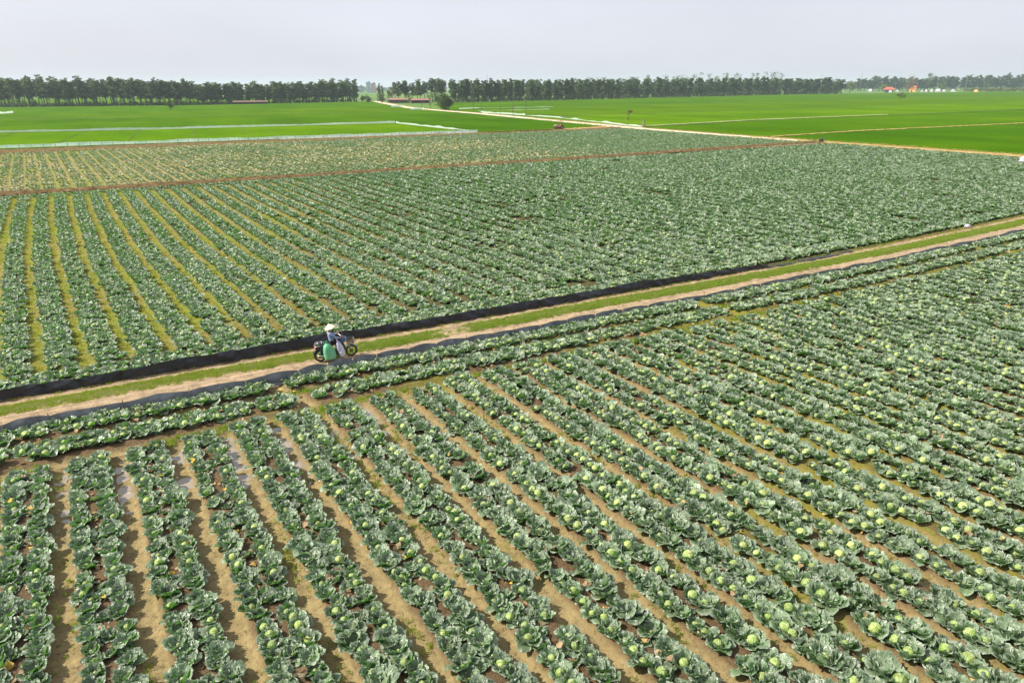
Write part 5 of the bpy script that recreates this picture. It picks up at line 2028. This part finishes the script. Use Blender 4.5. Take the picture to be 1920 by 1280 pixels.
def block(x, y, wpx, ytop, label, wallm, floors, cols, dist, roofm=None, dp=12):
    g = P(x, 180)
    dv = Vector((g.x - CAM.x, g.y - CAM.y, 0)).normalized()
    q = Vector((CAM.x, CAM.y, 0)) + dv * dist
    m_ = depth(q) / F_PX
    v = proj(q.x, q.y, -.4)[1]
    w_, h_ = wpx * m_, (v - ytop) * m_
    e = tag(empty('town_house', (q.x, q.y, -.4), math.atan2(dv.y, dv.x) - math.pi / 2), label, 'building')
    b = MB(); b.box((0, 0, h_ / 2), (w_, dp, h_), bev=.004); b.build('wall', wallm, e)
    b = MB(); b.box((0, 0, h_ + .2), (w_ + .8, dp + .8, .4), bev=.1); b.box((w_ * .2, 0, h_ + 1.4), (w_ * .35, dp * .4, 2.4), bev=.02); b.build('roof', roofm or wallm, e)
    for i in range(floors):
        for j in range(cols):
            b = MB()
            b.box((-w_ / 2 + w_ * (j + .5) / cols, -dp / 2 - .02, h_ * (i + .55) / floors), (w_ / cols * .5, .1, h_ / floors * .5), bev=.05)
            b.build('window', M_PWIN, e)
    return e


block(692, 0, 8, 155.5, 'distant tall blue grey building in the gap between the belts', M_GREYB, 6, 3, 1750)
block(701, 0, 9, 158.0, 'distant pink building in the gap next to the tall blue grey one', M_PINK, 4, 4, 1700, M_REDROOF)
block(676, 0, 12, 163.0, 'distant low white house row in the gap', M_WHITEW, 2, 5, 1800, M_RUST)

# red roofed pavilion
loc, rz, m_ = bat(1666, 173)
e = tag(empty('pavilion', loc, rz), 'open pavilion with a wide red hipped roof beyond the rice', 'pavilion')
for sx in (-1, 1):
    for sy in (-1, 1):
        b = MB(); b.tube([(6.5 * sx, 4 * sy, 0), (6.5 * sx, 4 * sy, 4.6)], .35, 8); b.build('pillar', M_WHITEW, e)
b = MB(); b.box((0, 4, 2.0), (12, .4, 4), bev=.02); b.build('wall', M_WHITEW, e)
b = MB()
b.add([(-9, -6.5, 4.4), (9, -6.5, 4.4), (9, 6.5, 4.4), (-9, 6.5, 4.4), (-4.5, 0, 8.0), (4.5, 0, 8.0), (-9, -6.5, 4.1), (9, -6.5, 4.1), (9, 6.5, 4.1), (-9, 6.5, 4.1)],
      [(0, 1, 5, 4), (1, 2, 5), (2, 3, 4, 5), (3, 0, 4), (0, 6, 7, 1), (1, 7, 8, 2), (2, 8, 9, 3), (3, 9, 6, 0), (9, 8, 7, 6)], False)
b.tube([(-4.7, 0, 8.05), (4.7, 0, 8.05)], .25, 6)
b.build('roof', M_REDROOF, e)
# orange shrine
loc, rz, m_ = bat(1712, 172.5)
e = tag(empty('shrine', loc, rz), 'orange walled shrine with a tiered red brown roof', 'shrine')
b = MB(); b.box((-1.5, 0, 2.6), (9.5, 7, 5.2), bev=.02); b.box((2, 0, 4.0), (5, 6, 8.0), bev=.02); b.build('wall', M_ORANGE, e)
for (cx_, z0, hw, hd, up) in ((-1.5, 5.2, 5.6, 4.3, 1.4), (2, 8.0, 3.4, 4.0, 2.2)):
    b = MB()
    b.add([(cx_ - hw, -hd, z0), (cx_ + hw, -hd, z0), (cx_ + hw, hd, z0), (cx_ - hw, hd, z0), (cx_ - hw * .5, 0, z0 + up), (cx_ + hw * .5, 0, z0 + up)],
          [(0, 1, 5, 4), (1, 2, 5), (2, 3, 4, 5), (3, 0, 4), (3, 2, 1, 0)], False)
    b.build('roof', M_REDROOF, e)
b = MB(); b.box((-2.5, -3.55, 1.5), (1.8, .15, 3.0), bev=.02); b.build('door', M_DARK, e)


def tomb(x, y, wpx, hpx, label, mat, dome=False):
    loc, rz, m_ = bat(x, y)
    w_, h_ = wpx * m_, hpx * m_
    e = tag(empty('tomb', loc, rz), label, 'tomb', None)
    b = MB(); b.box((0, 0, h_ * .22), (w_, w_ * .8, h_ * .44), None, .94, bev=.04); b.build('base', M_WHITEW if not dome else mat, e)
    b = MB()
    if dome:
        b.ell((0, 0, h_ * .42), (w_ * .42, w_ * .36, h_ * .58))
        b.build('dome', mat, e)
    else:
        b.add([(-w_ * .5, -w_ * .42, h_ * .44), (w_ * .5, -w_ * .42, h_ * .44), (w_ * .5, w_ * .42, h_ * .44), (-w_ * .5, w_ * .42, h_ * .44), (-w_ * .3, 0, h_), (w_ * .3, 0, h_)],
              [(0, 1, 5, 4), (1, 2, 5), (2, 3, 4, 5), (3, 0, 4), (3, 2, 1, 0)], False)
        b.build('roof', mat, e)
    return e


M_GREYT = noise_mat('grey_stone', [(.3, (.36, .38, .41)), (.7, (.55, .56, .58))], 1.5)
tomb(1631, 172.5, 7, 5.5, 'grey roofed little tomb house left of the red pavilion', M_GREYT)
tomb(1669, 173.6, 6, 4, 'pale blue grey tomb right in front of the red pavilion', M_GREYB)
tomb(1682, 172.6, 5, 4, 'white low tomb just right of the red pavilion', M_WHITEW)
tomb(1728, 173.0, 4, 4, 'narrow white tomb right beside the orange shrine', M_WHITEW)
tomb(1736, 172.8, 4, 4.5, 'narrow grey tomb second from the orange shrine', M_GREYT)
tomb(1746, 172.8, 6, 5.5, 'white tomb under the tall tufted tree', M_WHITEW)
tomb(1758, 172.8, 9, 6, 'broad grey tomb house right of the tall tufted tree', M_GREYT)
tomb(1769, 172.6, 6, 4.5, 'pale tomb between the broad grey tomb and the white dome', M_WHITEW)
tomb(1787, 172.4, 9, 5, 'smooth white domed tomb standing apart near the hedge', M_WHITEW, True)
tomb(1830, 173.0, 8, 5, 'orange domed tomb in front of the hedge', M_ORANGE, True)

M_MAST = plain('mast_steel', (.42, .43, .45), .5, .4, .4)
for k, (x, ytop, dist, lb) in enumerate(((915, 137, 1500, 'thin radio mast above the left part of the long wood'), (1053, 136, 1450, 'thin radio mast above the middle of the long wood'),
                                        (1536, 137, 1500, 'thin radio mast above the right end of the long wood'), (1610, 134, 1500, 'thin radio mast above the village beside the long wood'),
                                        (1699, 135, 1400, 'left one of the two close masts over the shrine'), (1706, 135, 1400, 'right one of the two close masts over the shrine'),
                                        (1807, 136, 1500, 'thin radio mast above the near end of the hedge'))):
    g = P(x, 180)
    dv = Vector((g.x - CAM.x, g.y - CAM.y, 0)).normalized()
    q = Vector((CAM.x, CAM.y, 0)) + dv * dist
    m_ = depth(q) / F_PX
    h = (proj(q.x, q.y, -.4)[1] - ytop) * m_
    e = tag(empty('radio_mast', (q.x, q.y, -.4)), lb, 'mast')
    b = MB()
    for s in range(3):
        a = s * 2.094
        b.tube([(.9 * math.cos(a), .9 * math.sin(a), 0), (.25 * math.cos(a), .25 * math.sin(a), h * .85), (.05 * math.cos(a), .05 * math.sin(a), h)], [.16, .13, .08], 5)
    for i in range(14):
        z = h * .85 * i / 14
        r_ = .9 - .65 * i / 14
        for s in range(3):
            a, a2 = s * 2.094, (s + 1) * 2.094
            b.tube([(r_ * math.cos(a), r_ * math.sin(a), z), (r_ * math.cos(a2), r_ * math.sin(a2), z + h * .06)], .05, 4)
    b.build('lattice', M_MAST, e)
    b = MB(); b.tube([(0, 0, h * .8), (0, 0, h * .92)], .35, 6); b.build('antenna', M_MAST, e)

# ------------------------------------------------------------------ haze
HD = .00014
hm = bpy.data.materials.new('haze_air')
hm.use_nodes = True
hm.node_tree.nodes.clear()
ho = hm.node_tree.nodes.new('ShaderNodeOutputMaterial')
hv = hm.node_tree.nodes.new('ShaderNodeVolumePrincipled')
hv.inputs['Color'].default_value = (.74, .86, 1.0, 1)
hv.inputs['Density'].default_value = HD
hv.inputs['Anisotropy'].default_value = .25
hm.node_tree.links.new(hv.outputs[0], ho.inputs['Volume'])
b = MB()
b.add([(sx * 6300, sy * 6300, z) for z in (-1.6, 56) for sx, sy in ((-1, -1), (1, -1), (1, 1), (-1, 1))],
      [(3, 2, 1, 0), (4, 5, 6, 7), (0, 1, 5, 4), (1, 2, 6, 5), (2, 3, 7, 6), (3, 0, 4, 7)], False)
o = b.build('haze', hm)
tag(o, 'pale haze in the air over the whole plain', kind='stuff')
